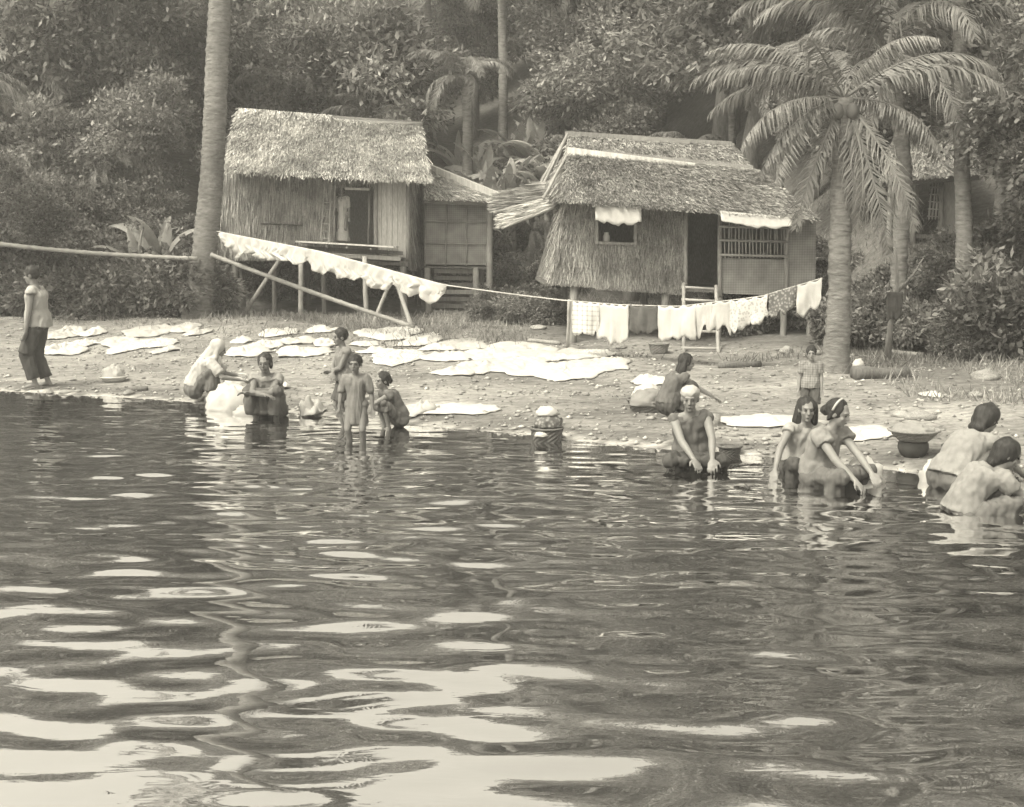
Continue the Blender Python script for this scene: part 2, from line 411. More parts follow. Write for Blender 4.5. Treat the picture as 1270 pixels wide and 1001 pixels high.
def make_water():
    # real wave relief near the camera, flat sheet far off
    xs = np.concatenate([np.arange(-170, -18, 8), np.arange(-18, -7, .12), np.arange(-7, 7, .06), np.arange(7, 14, .12), np.arange(14, 171, 8)])
    ys = np.concatenate([np.arange(-150, 2, 8), np.arange(2, 18, .03), np.arange(18, 32, .5)])
    X, Y = np.meshgrid(xs, ys)
    Z = np.zeros_like(X)
    wr = np.random.default_rng(11)
    def waves(n, lmin, lmax, ang, spread, slope, env=1.0):
        nonlocal Z
        for _ in range(n):
            lam = lmin * (lmax / lmin) ** wr.random(); a = ang + wr.normal() * spread
            k = 2 * math.pi / lam; amp = slope / k / math.sqrt(n) * (.6 + .8 * wr.random())
            # crests wander a little so that they never line up
            ph = wr.random() * 6.28
            wx, wy = wr.normal() * .25, wr.normal() * .25
            Z += env * amp * np.sin(k * (X * math.sin(a) + Y * math.cos(a)) + ph + 1.2 * np.sin(X * (.7 + wx) + ph * 2) + .9 * np.sin(Y * (.6 + wy) + X * .4 + ph * 3))
    waves(9, .8, 1.6, .10, .30, .026)
    waves(18, .26, .56, .06, .28, .068)
    waves(18, .15, .28, -.03, .40, .046, np.clip((Y - 5) / 5, .0, 1))
    far = np.clip((Y - 17.5) / -1.0, 0, 1) * np.clip((Y - 1.5) / 1.0, 0, 1) * np.clip((18 - np.abs(X)) / 2, 0, 1)
    env = .55 + .45 * np.sin(X * .45 + 1.0 + .6 * np.sin(Y * .5)) * np.sin(Y * .38 + .3 * X + 2)   # calmer and livelier patches
    depth_fade = np.clip((np.interp(X.ravel(), SHX, SHY).reshape(X.shape) - Y) / 2.5, .12, 1)
    Z *= far * (.7 + .5 * env) * depth_fade
    V = np.stack([X.ravel(), Y.ravel(), Z.ravel()], 1)
    nx, ny = len(xs), len(ys)
    i = np.arange(nx - 1); j = np.arange(ny - 1)
    a = (j[:, None] * nx + i[None, :]).ravel()
    me = np_mesh('water', V, np.stack([a, a + 1, a + 1 + nx, a + nx], 1)); shade_smooth(me)
    m, n, l = newmat('river_water')
    tc = n.new('ShaderNodeTexCoord')
    mp = n.new('ShaderNodeMapping'); mp.inputs['Scale'].default_value = (1.5, 5.0, 1); l.new(tc.outputs['Object'], mp.inputs[0])
    no = n.new('ShaderNodeTexNoise'); no.inputs['Scale'].default_value = 2.2; no.inputs['Detail'].default_value = 2.5; no.inputs['Roughness'].default_value = .5
    no.inputs['Distortion'].default_value = .6
    l.new(mp.outputs[0], no.inputs['Vector'])
    b = n.new('ShaderNodeBump'); b.inputs['Strength'].default_value = 1.0; b.inputs['Distance'].default_value = .0010
    l.new(no.outputs[0], b.inputs['Height'])
    gl = n.new('ShaderNodeBsdfGlossy'); gl.inputs['Roughness'].default_value = .015; gl.inputs['Color'].default_value = (1, 1, 1, 1)
    df = n.new('ShaderNodeBsdfDiffuse'); df.inputs['Color'].default_value = (.07, .069, .065, 1)
    l.new(b.outputs[0], gl.inputs['Normal'])
    fr = n.new('ShaderNodeFresnel'); fr.inputs['IOR'].default_value = 1.33; l.new(b.outputs[0], fr.inputs['Normal'])
    mr = n.new('ShaderNodeMapRange'); mr.inputs[3].default_value = .88; mr.inputs[4].default_value = 1.0; l.new(fr.outputs[0], mr.inputs[0])
    mx = n.new('ShaderNodeMixShader'); l.new(mr.outputs[0], mx.inputs[0]); l.new(df.outputs[0], mx.inputs[1]); l.new(gl.outputs[0], mx.inputs[2])
    o = n.new('ShaderNodeOutputMaterial'); l.new(mx.outputs[0], o.inputs[0])
    return link('water', me, m)
tag(make_water(), 'dark rippled river water reflecting the trees and sky', 'water', kind='structure')

# ================================================================== VEGETATION builders
def leaf_quads(C, N, L, W, up_bias=.35, seed=1):
    """leaf blades at centres C with outward hints N"""
    g = np.random.default_rng(seed); n = len(C)
    d = g.normal(size=(n, 3)) * .8 + N * .6; d[:, 2] -= .25
    d /= np.linalg.norm(d, axis=1)[:, None] + 1e-6
    s = np.cross(d, np.array([0, 0, 1.0]) + g.normal(size=(n, 3)) * up_bias); s /= np.linalg.norm(s, axis=1)[:, None] + 1e-6
    ln = (L * (.6 + .8 * g.random(n)))[:, None]; w = (W * (.6 + .8 * g.random(n)))[:, None]
    nrm = np.cross(d, s)
    p0 = C; p1 = C + d * ln * .45 + s * w * .5 + nrm * w * .12; p2 = C + d * ln; p3 = C + d * ln * .45 - s * w * .5 + nrm * w * .12
    V = np.stack([p0, p1, p2, p3], 1).reshape(-1, 3)
    F = np.arange(n * 4, dtype=np.int32).reshape(-1, 4)
    return V, F
def crown_mesh(name, seed, rx, rz, clumps, per, L, W, cr=.75, flat=.0):
    g = np.random.default_rng(seed); cs = []
    for i in range(clumps):
        v = g.normal(size=3); v /= np.linalg.norm(v)
        r = (.35 + .65 * g.random() ** .6)
        lob = 1 + .25 * math.sin(3 * math.atan2(v[1], v[0]) + seed) + .15 * g.normal()
        cs.append((v[0] * rx * r * lob, v[1] * rx * r * lob, v[2] * rz * r * (1 if v[2] > 0 else .75)))
    cs = np.array(cs)
    C = []; N = []
    for c in cs:
        q = cr * (.6 + .7 * g.random())
        v = g.normal(size=(per, 3)); v /= np.linalg.norm(v, axis=1)[:, None]
        rr = (g.random(per) ** .45)[:, None]
        C.append(c + v * rr * np.array([q, q, q * .7])); N.append(v + c / (np.linalg.norm(c) + .1))
    V, F = leaf_quads(np.concatenate(C), np.concatenate(N), L, W, seed=seed + 5)
    return np_mesh(name, V, F), cs
def tree_meshes(seed, th, rx, rz, clumps, per, L, W, cr=.75, leafmat='leaf'):
    me, cs = crown_mesh('crown', seed, rx, rz, clumps, per, L, W, cr)
    me.materials.append(MT[leafmat])
    g = random.Random(seed); t = MB(); cz = th + rz * .35
    top = Vector((g.uniform(-.3, .3), g.uniform(-.3, .3), th))
    base = [Vector((0, 0, -.8)), Vector((g.uniform(-.1, .1), g.uniform(-.1, .1), th * .33)), Vector((top.x * .6, top.y * .6, th * .7)), top, top + Vector((0, 0, rz * .7))]
    r0 = .05 * th + .06
    t.tube(base, [r0 * 1.35, r0, r0 * .8, r0 * .6, r0 * .15], 8)
    for c in cs[::max(1, len(cs) // 9)]:
        e = Vector(c) + Vector((0, 0, cz)); s = base[2].lerp(base[3], g.random())
        mid = s.lerp(e, .5) + Vector((0, 0, -.15 * rz * g.random()))
        t.tube([s, mid, e], [r0 * .4, r0 * .25, r0 * .06], 5)
    tm = t.mesh('trunk'); tm.materials.append(MT['trunk']); shade_smooth(tm)
    return tm, me, cz
TREES = [tree_meshes(21, 3.2, 2.6, 2.3, 62, 340, .17, .085, .80),
         tree_meshes(22, 4.0, 2.9, 2.7, 68, 340, .18, .09, .85),
         tree_meshes(23, 2.6, 2.2, 2.0, 54, 330, .16, .075, .70),
         tree_meshes(24, 3.6, 2.5, 3.0, 60, 330, .20, .09, .8, 'leaf_pale'),
         tree_meshes(25, 3.0, 3.2, 2.0, 66, 340, .165, .08, .8),
         tree_meshes(26, 3.4, 2.4, 2.4, 50, 230, .26, .105, .85),
         tree_meshes(27, 3.0, 2.2, 2.6, 30, 240, .24, .10, .62, 'leaf_pale')]
SHRUBS = [tree_meshes(31, .35, .95, .75, 28, 170, .15, .075, .38),
          tree_meshes(32, .45, .8, .9, 26, 170, .17, .07, .38, 'leaf_pale'),
          tree_meshes(33, .30, 1.15, .65, 32, 170, .14, .07, .38)]
def plant_tree(name, src, loc, scale, label, cat='tree', group=None):
    tm, cm, cz = src
    e = empty(name, loc, rng.uniform(0, 6.28), label, cat, group)
    e.scale = (scale * rng.uniform(.92, 1.1), scale * rng.uniform(.92, 1.1), scale)
    link('trunk' if cat == 'tree' else 'stem', tm, None, e)
    link('crown' if cat == 'tree' else 'foliage', cm, None, e, loc=(0, 0, cz))
    return e
def frond_mesh(name, seed, L=3.0, droop=1.0, leaf=.62, n=46, hang=.8, rachis_r=.022, rise=.35):
    """coconut frond along +Y from the origin, leaflets hanging on both sides"""
    g = random.Random(seed); pts = []
    ang = rise * 1.3; p = Vector((0, 0, 0)); st = L / 16
    tw = g.uniform(-.12, .12)
    for i in range(17):
        pts.append(p.copy())
        a = ang - droop * 1.9 * (i / 16) ** 1.35
        p = p + Vector((tw * i / 16 * st, math.cos(a) * st, math.sin(a) * st))
    mb = MB(); mb.tube(pts, [rachis_r * (1.5 - 1.35 * i / 16) for i in range(17)], 5)
    V = []; F = []
    for i in range(n):
        t = .12 + .87 * i / (n - 1); f = t * 16; k = min(15, int(f)); q = pts[k].lerp(pts[k + 1], f - k)
        d = (pts[k + 1] - pts[k]).normalized()
        ll = leaf * (math.sin(math.pi * (.12 + .8 * t)) ** .7) * g.uniform(.6, 1.12)
        for sd in (-1, 1):
            if g.random() < .13: continue
            side = Vector((sd, 0, 0)); h = hang * g.uniform(.45, 1.6)
            v0 = (side * .9 + d * g.uniform(.45, 1.0) + Vector((0, 0, -h * .3))).normalized()
            v1 = (side * .45 + d * .45 + Vector((0, 0, -h))).normalized()
            w = .020 * g.uniform(.8, 1.3)
            a = q; b = a + v0 * ll * .5; c = b + v1 * ll * .5
            wd = d * w
            s = len(V)
            V += [a - wd * .6, a + wd * .6, b - wd, b + wd, c - wd * .1, c + wd * .1]
            F += [(s, s + 1, s + 3, s + 2), (s + 2, s + 3, s + 5, s + 4)]
    mb.add(V, F)
    me = mb.mesh(name); me.materials.append(MT['leaf_palm'])
    return me
FRONDS = [frond_mesh('frond', 41, 3.0, .95, rise=.75, n=74, leaf=.72), frond_mesh('frond', 42, 3.0, 1.2, rise=.5, n=74, leaf=.75, hang=1.0), frond_mesh('frond', 43, 2.9, 1.05, rise=.05, hang=1.3, n=70, leaf=.72), frond_mesh('frond', 44, 2.7, .45, rise=-.75, hang=1.3, n=66, leaf=.6),
          frond_mesh('frond', 45, 3.3, .72, rise=.42, n=80, leaf=.72, hang=2.0), frond_mesh('frond', 46, 3.2, .62, rise=.12, n=76, leaf=.70, hang=2.2)]
def palm_trunk(pts, r0, r1, seg=14, flare=1.5, step=.09):
    """curved trunk with ring scars"""
    P = [Vector(p) for p in pts]; n = len(P) - 1
    L = sum((P[i + 1] - P[i]).length for i in range(n)); m = int(L / step); out = []; rr = []
    for i in range(m + 1):
        t = i / m * n; k = min(n - 1, int(t)); f = t - k
        p0, p1, p2, p3 = P[max(0, k - 1)], P[k], P[k + 1], P[min(n, k + 2)]
        q = .5 * ((2 * p1) + (p2 - p0) * f + (2 * p0 - 5 * p1 + 4 * p2 - p3) * f * f + (3 * p1 - p0 - 3 * p2 + p3) * f ** 3)
        h = i / m; hb = h * L
        r = (r0 + (r1 - r0) * h) * (1 + (flare - 1) * math.exp(-hb / .45))
        r *= 1 + .05 * ((i % 2) * 2 - 1) * rng.uniform(.4, 1.2)
        out.append(q); rr.append(r)
    mb = MB(); mb.tube(out, rr, seg)
    me = mb.mesh('trunk'); displace(me, .018, 6.0, rng.random() * 50); shade_smooth(me)
    return me, out[-1]
def coconut_palm(label, pts, r0, r1, fronds, group=None, flare=1.5, scale=1.0, nuts=True, seg=14):
    base = Vector(pts[0]); e = empty('coconut_palm', base, 0, label, 'palm tree', group)
    me, top = palm_trunk([Vector(p) - base for p in pts], r0, r1, seg, flare)
    link('trunk', me, 'trunk_palm', e)
    for az, pitch, kind, s in fronds:
        link('frond', FRONDS[kind], None, e, loc=top, rot=(R(pitch), rng.uniform(-.4, .4), R(az)), scl=s * scale)
    if nuts:
        for k in range(5):
            a = k * 1.3; mb = MB().ell((0, 0, 0), (.11 * scale, .11 * scale, .14 * scale), u=8, v=6)
            mb.build('coconut', 'leaf', e, True, loc=top + Vector((math.cos(a) * .2 * scale, math.sin(a) * .2 * scale, -.22 * scale)))
    return e
def ring_fronds(n, s=1.0, seed=0, kinds=(0, 0, 1, 1, 2)):
    g = random.Random(seed); return [(i * 137.5 + g.uniform(-15, 15), g.uniform(-14, 14), kinds[i % len(kinds)], s * g.uniform(.85, 1.1)) for i in range(n)]
def banana_leaf(name, seed, L=1.8, W=.40, rise=1.1, droop=1.6, torn=.35):
    g = random.Random(seed); n = 18; p = Vector((0, 0, 0)); st = L / n; V = []; F = []
    for i in range(n + 1):
        t = i / n; a = rise - droop * t ** 1.5
        d = Vector((0, math.cos(a), math.sin(a)))
        w = W * .5 * max(.03, math.sin(math.pi * min(1, .06 + t * .94)) ** .6) * (1 if t > .14 else .15)
        nrm = Vector((0, -d.z, d.y))
        cutl = g.uniform(.75, 1.05) if g.random() < torn else 1; cutr = g.uniform(.75, 1.05) if g.random() < torn else 1
        V += [p + Vector((-w * cutl, 0, 0)) - nrm * w * .35, p + Vector((-w * .5, 0, 0)) + nrm * w * .03, p + nrm * (-.03), p + Vector((w * .5, 0, 0)) + nrm * w * .03, p + Vector((w * cutr, 0, 0)) - nrm * w * .35]
        p = p + d * st
    for i in range(n):
        for k in range(4):
            if k in (0, 3) and g.random() < torn * .5: continue
            a = i * 5 + k; F.append((a, a + 1, a + 6, a + 5))
    me = bpy.data.meshes.new(name); me.from_pydata([tuple(v) for v in V], [], F); me.update(); me.materials.append(MT['leaf_banana']); shade_smooth(me)
    return me
BLEAF = [banana_leaf('leaf', 51), banana_leaf('leaf', 52, 1.6, .36, 1.3, 1.2), banana_leaf('leaf', 53, 1.7, .40, .8, 2.0, .6), banana_leaf('leaf', 54, 1.4, .34, 1.45, .5, .2)]
bs_ = MB(); bs_.tube([(0, 0, -.4), (0.02, 0, .6), (0, .03, 1.3)], [.13, .1, .06], 8); BSTEM = bs_.mesh('stem'); BSTEM.materials.append(MT['wood_grey']); shade_smooth(BSTEM)
def banana(loc, s, seed, label, group, n=8):
    g = random.Random(seed); e = empty('banana_plant', loc, 0, label, 'banana plant', group); e.scale = (s,) * 3
    link('stem', BSTEM, None, e)
    for i in range(n):
        link('leaf', BLEAF[g.randrange(4)], None, e, loc=(0, 0, 1.2 + g.uniform(-.12, .1)), rot=(g.uniform(-.15, .25), g.uniform(-.2, .2), i * 2.4 + g.uniform(-.3, .3)), scl=g.uniform(.8, 1.1))
    return e

# ================================================================== VEGETATION placed
def ppx(px, Y): return (px - CX) / FPX * Y / 1.0     # x of a picture column at depth Y (level approximation)
# --- the two big coconut palms
b = on(at(243, 388, 26.4).x, 26.4, -.15)
coconut_palm('tall thick coconut palm trunk in front of the left hut', [b, at(255, 300, 26.4), at(264, 200, 26.4), at(270, 60, 26.4), at(276, -60, 26.5), at(284, -200, 26.6), at(290, -330, 26.6)],
             .275, .20, ring_fronds(22, 1.5, 3), flare=1.5, scale=1.0, seg=18)
b = gp(1034, 462); Yp = b.y
PALM_R = b.copy()
fr = [(95, 4, 4, .74), (76, 8, 4, .80), (112, -6, 5, .72), (124, -22, 5, .68), (88, 20, 4, .74), (104, -30, 5, .66), (66, -4, 4, .72),
      (258, 2, 4, .80), (276, 10, 4, .84), (292, -6, 5, .72), (240, -14, 5, .62), (20, 14, 0, .75), (345, 10, 0, .7), (150, 22, 4, .62), (215, 20, 4, .64),
      (150, -2, 3, .85), (182, -6, 3, .98), (200, 4, 3, .92), (168, -14, 3, .8), (222, -4, 3, .85)]
coconut_palm('coconut palm with drooping fronds beside the right hut', [b - Vector((0, 0, .15)), at(1040, 400, Yp), at(1042, 300, Yp), at(1047, 122, Yp)],
             .185, .135, fr, flare=1.65, scale=.86, seg=18)
# --- palms further back on the right
b = on(at(1112, 400, 21.6).x, 21.6, -.3)
coconut_palm('slim pale palm trunk left of the shaded hut among dark shrubs', [b, at(1117, 300, 21.6), at(1121, 200, 21.6), at(1100, 70, 21.6)], .15, .12, ring_fronds(17, .95, 5), flare=1.2, scale=.95)
b = on(at(1196, 420, 21.0).x, 21.0, -.3)
coconut_palm('slim palm trunk right of the shaded hut at the picture edge', [b, at(1196, 300, 21.0), at(1193, 200, 21.0), at(1190, 20, 21.0), at(1185, -120, 21.2)], .15, .11, ring_fronds(16, 1.05, 6), flare=1.2)
b = on(at(1010, 300, 30).x, 30.5, -.3)
coconut_palm('dark crowned palm behind the right hut at the upper right', [b, at(1015, 180, 30), at(1040, 30, 30)], .17, .13, ring_fronds(18, 1.15, 8), flare=1.2)
# --- palms between and behind the two huts
for px, py0, Y, top, s, lab in ((578, 235, 36, 95, .8, 'short ragged palm with drooping crown on the slope between the huts'),
                            (622, 240, 39, -60, 1.0, 'thin bare palm trunk rising right of the ragged palm'),
                            (687, 200, 41, -90, 1.1, 'thin palm trunk above the left end of the right roof'),
                            (757, 190, 40, -40, 1.0, 'thin palm trunk above the middle of the right roof'),
                            (820, 180, 43, -110, 1.1, 'thinnest far palm trunk above the right end of the rear ridge'),
                            (530, 180, 44, -30, 1.1, 'far palm behind the ridge end of the left hut')):
    b = on(at(px, py0, Y).x, Y, -.4)
    coconut_palm(lab, [b, at(px + 2, (py0 + top) / 2, Y), at(px - 2, top, Y)], .17, .12, ring_fronds(15, s * 1.05, px), flare=1.2, scale=s, seg=10)
b = on(at(-95, 330, 24.5).x, 24.5, -.3)
coconut_palm('young palm with a pale drooping frond at the far left edge', [b, at(-92, 250, 24.5), at(-85, 130, 24.5)], .16, .12, ring_fronds(16, .8, 12), flare=1.3)

for k, (px, Y, hgt, s) in enumerate(((600, 34, 1.6, .55), (655, 33.5, 1.2, .6), (715, 36, 2.2, .6), (555, 36.5, 2.0, .6), (840, 33, 3.0, .7), (900, 35, 3.4, .8), (470, 36, 4.0, .8), (370, 37, 4.6, .8), (160, 31, 3.2, .7), (60, 33, 4.0, .8), (1150, 31, 4.4, .8), (1230, 25, 3.4, .7), (960, 31, 3.6, .8))):
    b = on(ppx(px, Y), Y, -.3)
    coconut_palm('low feathery palm growing among the hillside trees', [b, b + Vector((.05, 0, hgt * .5)), b + Vector((rng.uniform(-.3, .3), 0, hgt))], .12, .09, ring_fronds(13, s, 200 + k), group='low palms on the hillside', flare=1.2, scale=s, seg=9, nuts=False)
# --- banana plants in the clearing between the huts and by the left path
bg_ = 'banana plants on the slope between the huts'
for k, (px, Y, s) in enumerate([(545 + (i * 53 % 190) + rng.uniform(-8, 8), 32.6 + (i * 1.37 % 7.5), rng.uniform(.7, 1.25)) for i in range(36)]):
    banana(on(ppx(px, Y), Y, -.1), s, 100 + k, 'pale broad leaved banana plant on the slope between the two huts', bg_, 9)
for k, (px, Y, s, lab) in enumerate(((205, 27.6, 1.0, 'small banana plant with pale leaves left of the thick palm trunk'), (175, 27.3, .8, 'low banana plant under the horizontal bamboo pole'), (95, 28.5, 1.1, 'banana plant in dark shrubs at the left edge'))):
    banana(on(ppx(px, Y), Y, -.1), s, 130 + k, lab, None, 6)

# --- hillside forest
def blocked(x, y, r):
    if -7.6 - r < x < .2 + r and 27.2 < y < 32.8 + r: return True
    if .2 - r < x < 6.2 + r and 20 < y < 27.6 + r: return True
    if 7.0 - r < x < 11.0 + r * .5 and 21 < y < 28.6 + r: return True
    if y < 41 and -3.2 < x < 2.6: return True
    return False
tg = random.Random(5); fi = 0
for Y, sp, s0 in ((28.5, 2.6, .62), (31, 3.0, .78), (34, 3.2, .85), (37.5, 3.4, .95), (41.5, 3.7, 1.0), (46, 4.0, 1.05), (52, 4.5, 1.2), (59, 5.0, 1.35), (67, 5.6, 1.5), (76, 6.5, 1.65)):
    wdt = .46 * Y + 3; x = -wdt - 1
    while x < wdt:
        xx = x + tg.uniform(-.3, .3) * sp; yy = Y + tg.uniform(-1.2, 1.2); x += sp
        s = s0 * tg.uniform(.8, 1.25)
        if xx > 6: s *= 1.3
        if yy > 48 and xx < 3: s *= .87
        if blocked(xx, yy, 1.9 * s): continue
        i = tg.randrange(7)
        if -4 < xx < 8 and tg.random() < .5: i = 3
        side = 'left' if xx < -3.5 else ('right' if xx > 5.5 else 'centre')
        far = yy > 48
        lab = {'left': 'dense leafy tree of the dark wood behind the left hut', 'right': 'dense leafy tree of the dark wood on the right slope', 'centre': 'leafy hillside tree rising behind the two roofs'}[side]
        if far: lab = 'distant tree along the crest of the wooded hill'
        plant_tree('forest_tree', TREES[i], on(xx, yy, -.2), s, lab, 'tree', ('far crest trees' if far else 'hillside trees at the ' + side)); fi += 1
# nearer trees on the right, where the bank rises close to the water
for k, (px, Y, s) in enumerate(((1345, 20.5, .6), (1400, 19.5, .8), (1060, 27.5, .8), (1380, 23, .9), (1290, 28.5, .9), (1160, 29.5, .95), (1075, 29.5, .8))):
    plant_tree('forest_tree', TREES[k % 7], on(ppx(px, Y), Y, -.2), s, 'leafy tree on the near right bank around the shaded hut', 'tree', 'trees on the right bank')
# --- shrubs
def shrub(px, Y, s, lab, grp, kind=None):
    k = rng.randrange(3) if kind is None else kind
    return plant_tree('shrub', SHRUBS[k], on(ppx(px, Y), Y, -.08), s, lab, 'shrub', grp)
sg = random.Random(9)
for k in range(30):
    shrub(sg.uniform(-30, 245), sg.uniform(26.9, 30), sg.uniform(.75, 1.35), 'dark leafy shrub in the thicket left of the thick palm', 'thicket left of the palm')
for k in range(34):
    px = sg.uniform(1065, 1290); Y = sg.uniform(18.6, 23.5) if px > 1190 else sg.uniform(19.8, 23.6)
    shrub(px, Y, sg.uniform(.4, .65) if 1085 < px < 1215 else sg.uniform(.55, 1.05), 'dark leafy shrub in the thicket on the right bank', 'thicket on the right bank')
for k in range(12):
    shrub(sg.uniform(905, 1030), sg.uniform(22.6, 26.5), sg.uniform(.4, .7), 'low shrub growing under the right hut', 'shrubs under the right hut')
for k in range(10):
    shrub(sg.uniform(600, 690), sg.uniform(25, 31), sg.uniform(.4, .75), 'low shrub in the gap between the two huts', 'shrubs between the huts')
for k in range(30):
    shrub(sg.uniform(535, 715), sg.uniform(32, 40.5), sg.uniform(.55, 1.1), 'shrub on the pale slope above the gap between the huts', 'shrubs on the slope', 1)
for k in range(14):
    shrub(sg.uniform(285, 520), sg.uniform(32.6, 34), sg.uniform(.7, 1.1), 'shrub in the shade behind the left hut', 'shrubs behind the left hut')
# --- grass and weeds
def grass_patch():
    g = np.random.default_rng(3); P = []
    while len(P) < 22000:
        x = g.uniform(-13, 9); y = g.uniform(14, 31); u = y - shore(x)
        back = 8.6 if x < -1 else (8.6 if x < 5 else 5.4)
        n = noise.noise((x * .9, y * .9, 3)); dens = np.clip((u - back + 1.2 + 1.8 * n) / 2.2, 0, 1)
        if -7 < x < 0 and y > 28.2: continue
        if .4 < x < 6.0 and y > 19.5 and y < 27: continue
        if g.random() < dens * (.4 + n): P.append((x, y, H(x, y)))
    P = np.array(P); n = len(P)
    a = g.random(n) * 6.28; h = .04 + .13 * g.random(n) ** 2; w = .005 + .008 * g.random(n); lean = g.normal(size=(n, 2)) * .5
    s = np.stack([np.cos(a) * w, np.sin(a) * w, 0 * a], 1); up = np.stack([lean[:, 0] * h, lean[:, 1] * h, h], 1)
    V = np.stack([P - s, P + s, P + up * .6 + s * .7, P + up * .6 - s * .7, P + up * .6 + s * .7, P + up + np.stack([0 * a, 0 * a, -.15 * h], 1)], 1)
    V = np.stack([P - s, P + s, P + up + s * .25, P + up - s * .25], 1).reshape(-1, 3)
    me = np_mesh('grass', V, np.arange(n * 4).reshape(-1, 4)); o = link('grass', me, 'grass')
    tag(o, 'short rough grass and weeds along the back of the shore', 'grass', kind='stuff')
grass_patch()
def pebbles():
    g = np.random.default_rng(13); V = []; F = []
    base = np.array([(1, 0, 0), (0, 1, 0), (-1, 0, 0), (0, -1, 0), (0, 0, .8), (0, 0, -.6)]); fb = [(0, 1, 4), (1, 2, 4), (2, 3, 4), (3, 0, 4), (1, 0, 5), (2, 1, 5), (3, 2, 5), (0, 3, 5)]
    k = 0
    while k < 5000:
        x = g.uniform(-11, 7); y = g.uniform(9, 26); u = y - shore(x)
        if u < .05 or u > 10: continue
        n = noise.noise((x * .7, y * 1.1, 8))
        if g.random() > .25 + .8 * max(0, n) + (.6 if u < .5 else 0): continue
        r = .012 + .035 * g.random() ** 3; q = base * r * (.6 + .8 * g.random((6, 1))) * np.array([1.2, .9, .8]); a = g.random() * 6.28
        q = np.stack([q[:, 0] * math.cos(a) - q[:, 1] * math.sin(a), q[:, 0] * math.sin(a) + q[:, 1] * math.cos(a), q[:, 2]], 1)
        b = len(V); V += list(q + np.array([x, y, H(x, y) + r * .25])); F += [(b + i, b + j, b + m) for i, j, m in fb]; k += 1
    me = np_mesh('pebbles', np.array(V), np.array(F)); m = M('pebble', .36, var=.2, scale=20, island=.5, bump=0, objvar=0)
    tag(link('pebbles', me, m), 'small pebbles and clods scattered over the mud shore', 'pebbles', kind='stuff')
pebbles()
def litter():
    g = np.random.default_rng(17); P = []
    while len(P) < 2600:
        x = g.uniform(-11, 7); y = g.uniform(9, 27); u = y - shore(x)
        if u < .15 or u > 11: continue
        if g.random() > .15 + .9 * max(0, noise.noise((x * .8, y * .8, 21))): continue
        P.append((x, y, H(x, y) + .012))
    P = np.array(P); n = len(P); a = g.random(n) * 6.28; L = .02 + .07 * g.random(n) ** 2; w = .006 + .014 * g.random(n)
    d = np.stack([np.cos(a) * L, np.sin(a) * L, .012 * g.random(n)], 1); s_ = np.stack([-np.sin(a) * w, np.cos(a) * w, .004 + 0 * a], 1)
    V = np.stack([P - d, P + s_, P + d, P - s_], 1).reshape(-1, 3)
    m = M('litter', .13, var=.3, scale=20, island=.6, bump=0, objvar=0)
    tag(link('leaf_litter', np_mesh('leaf_litter', V, np.arange(n * 4).reshape(-1, 4)), m), 'dry leaves and twigs littering the mud shore', 'leaf litter', kind='stuff')
litter()

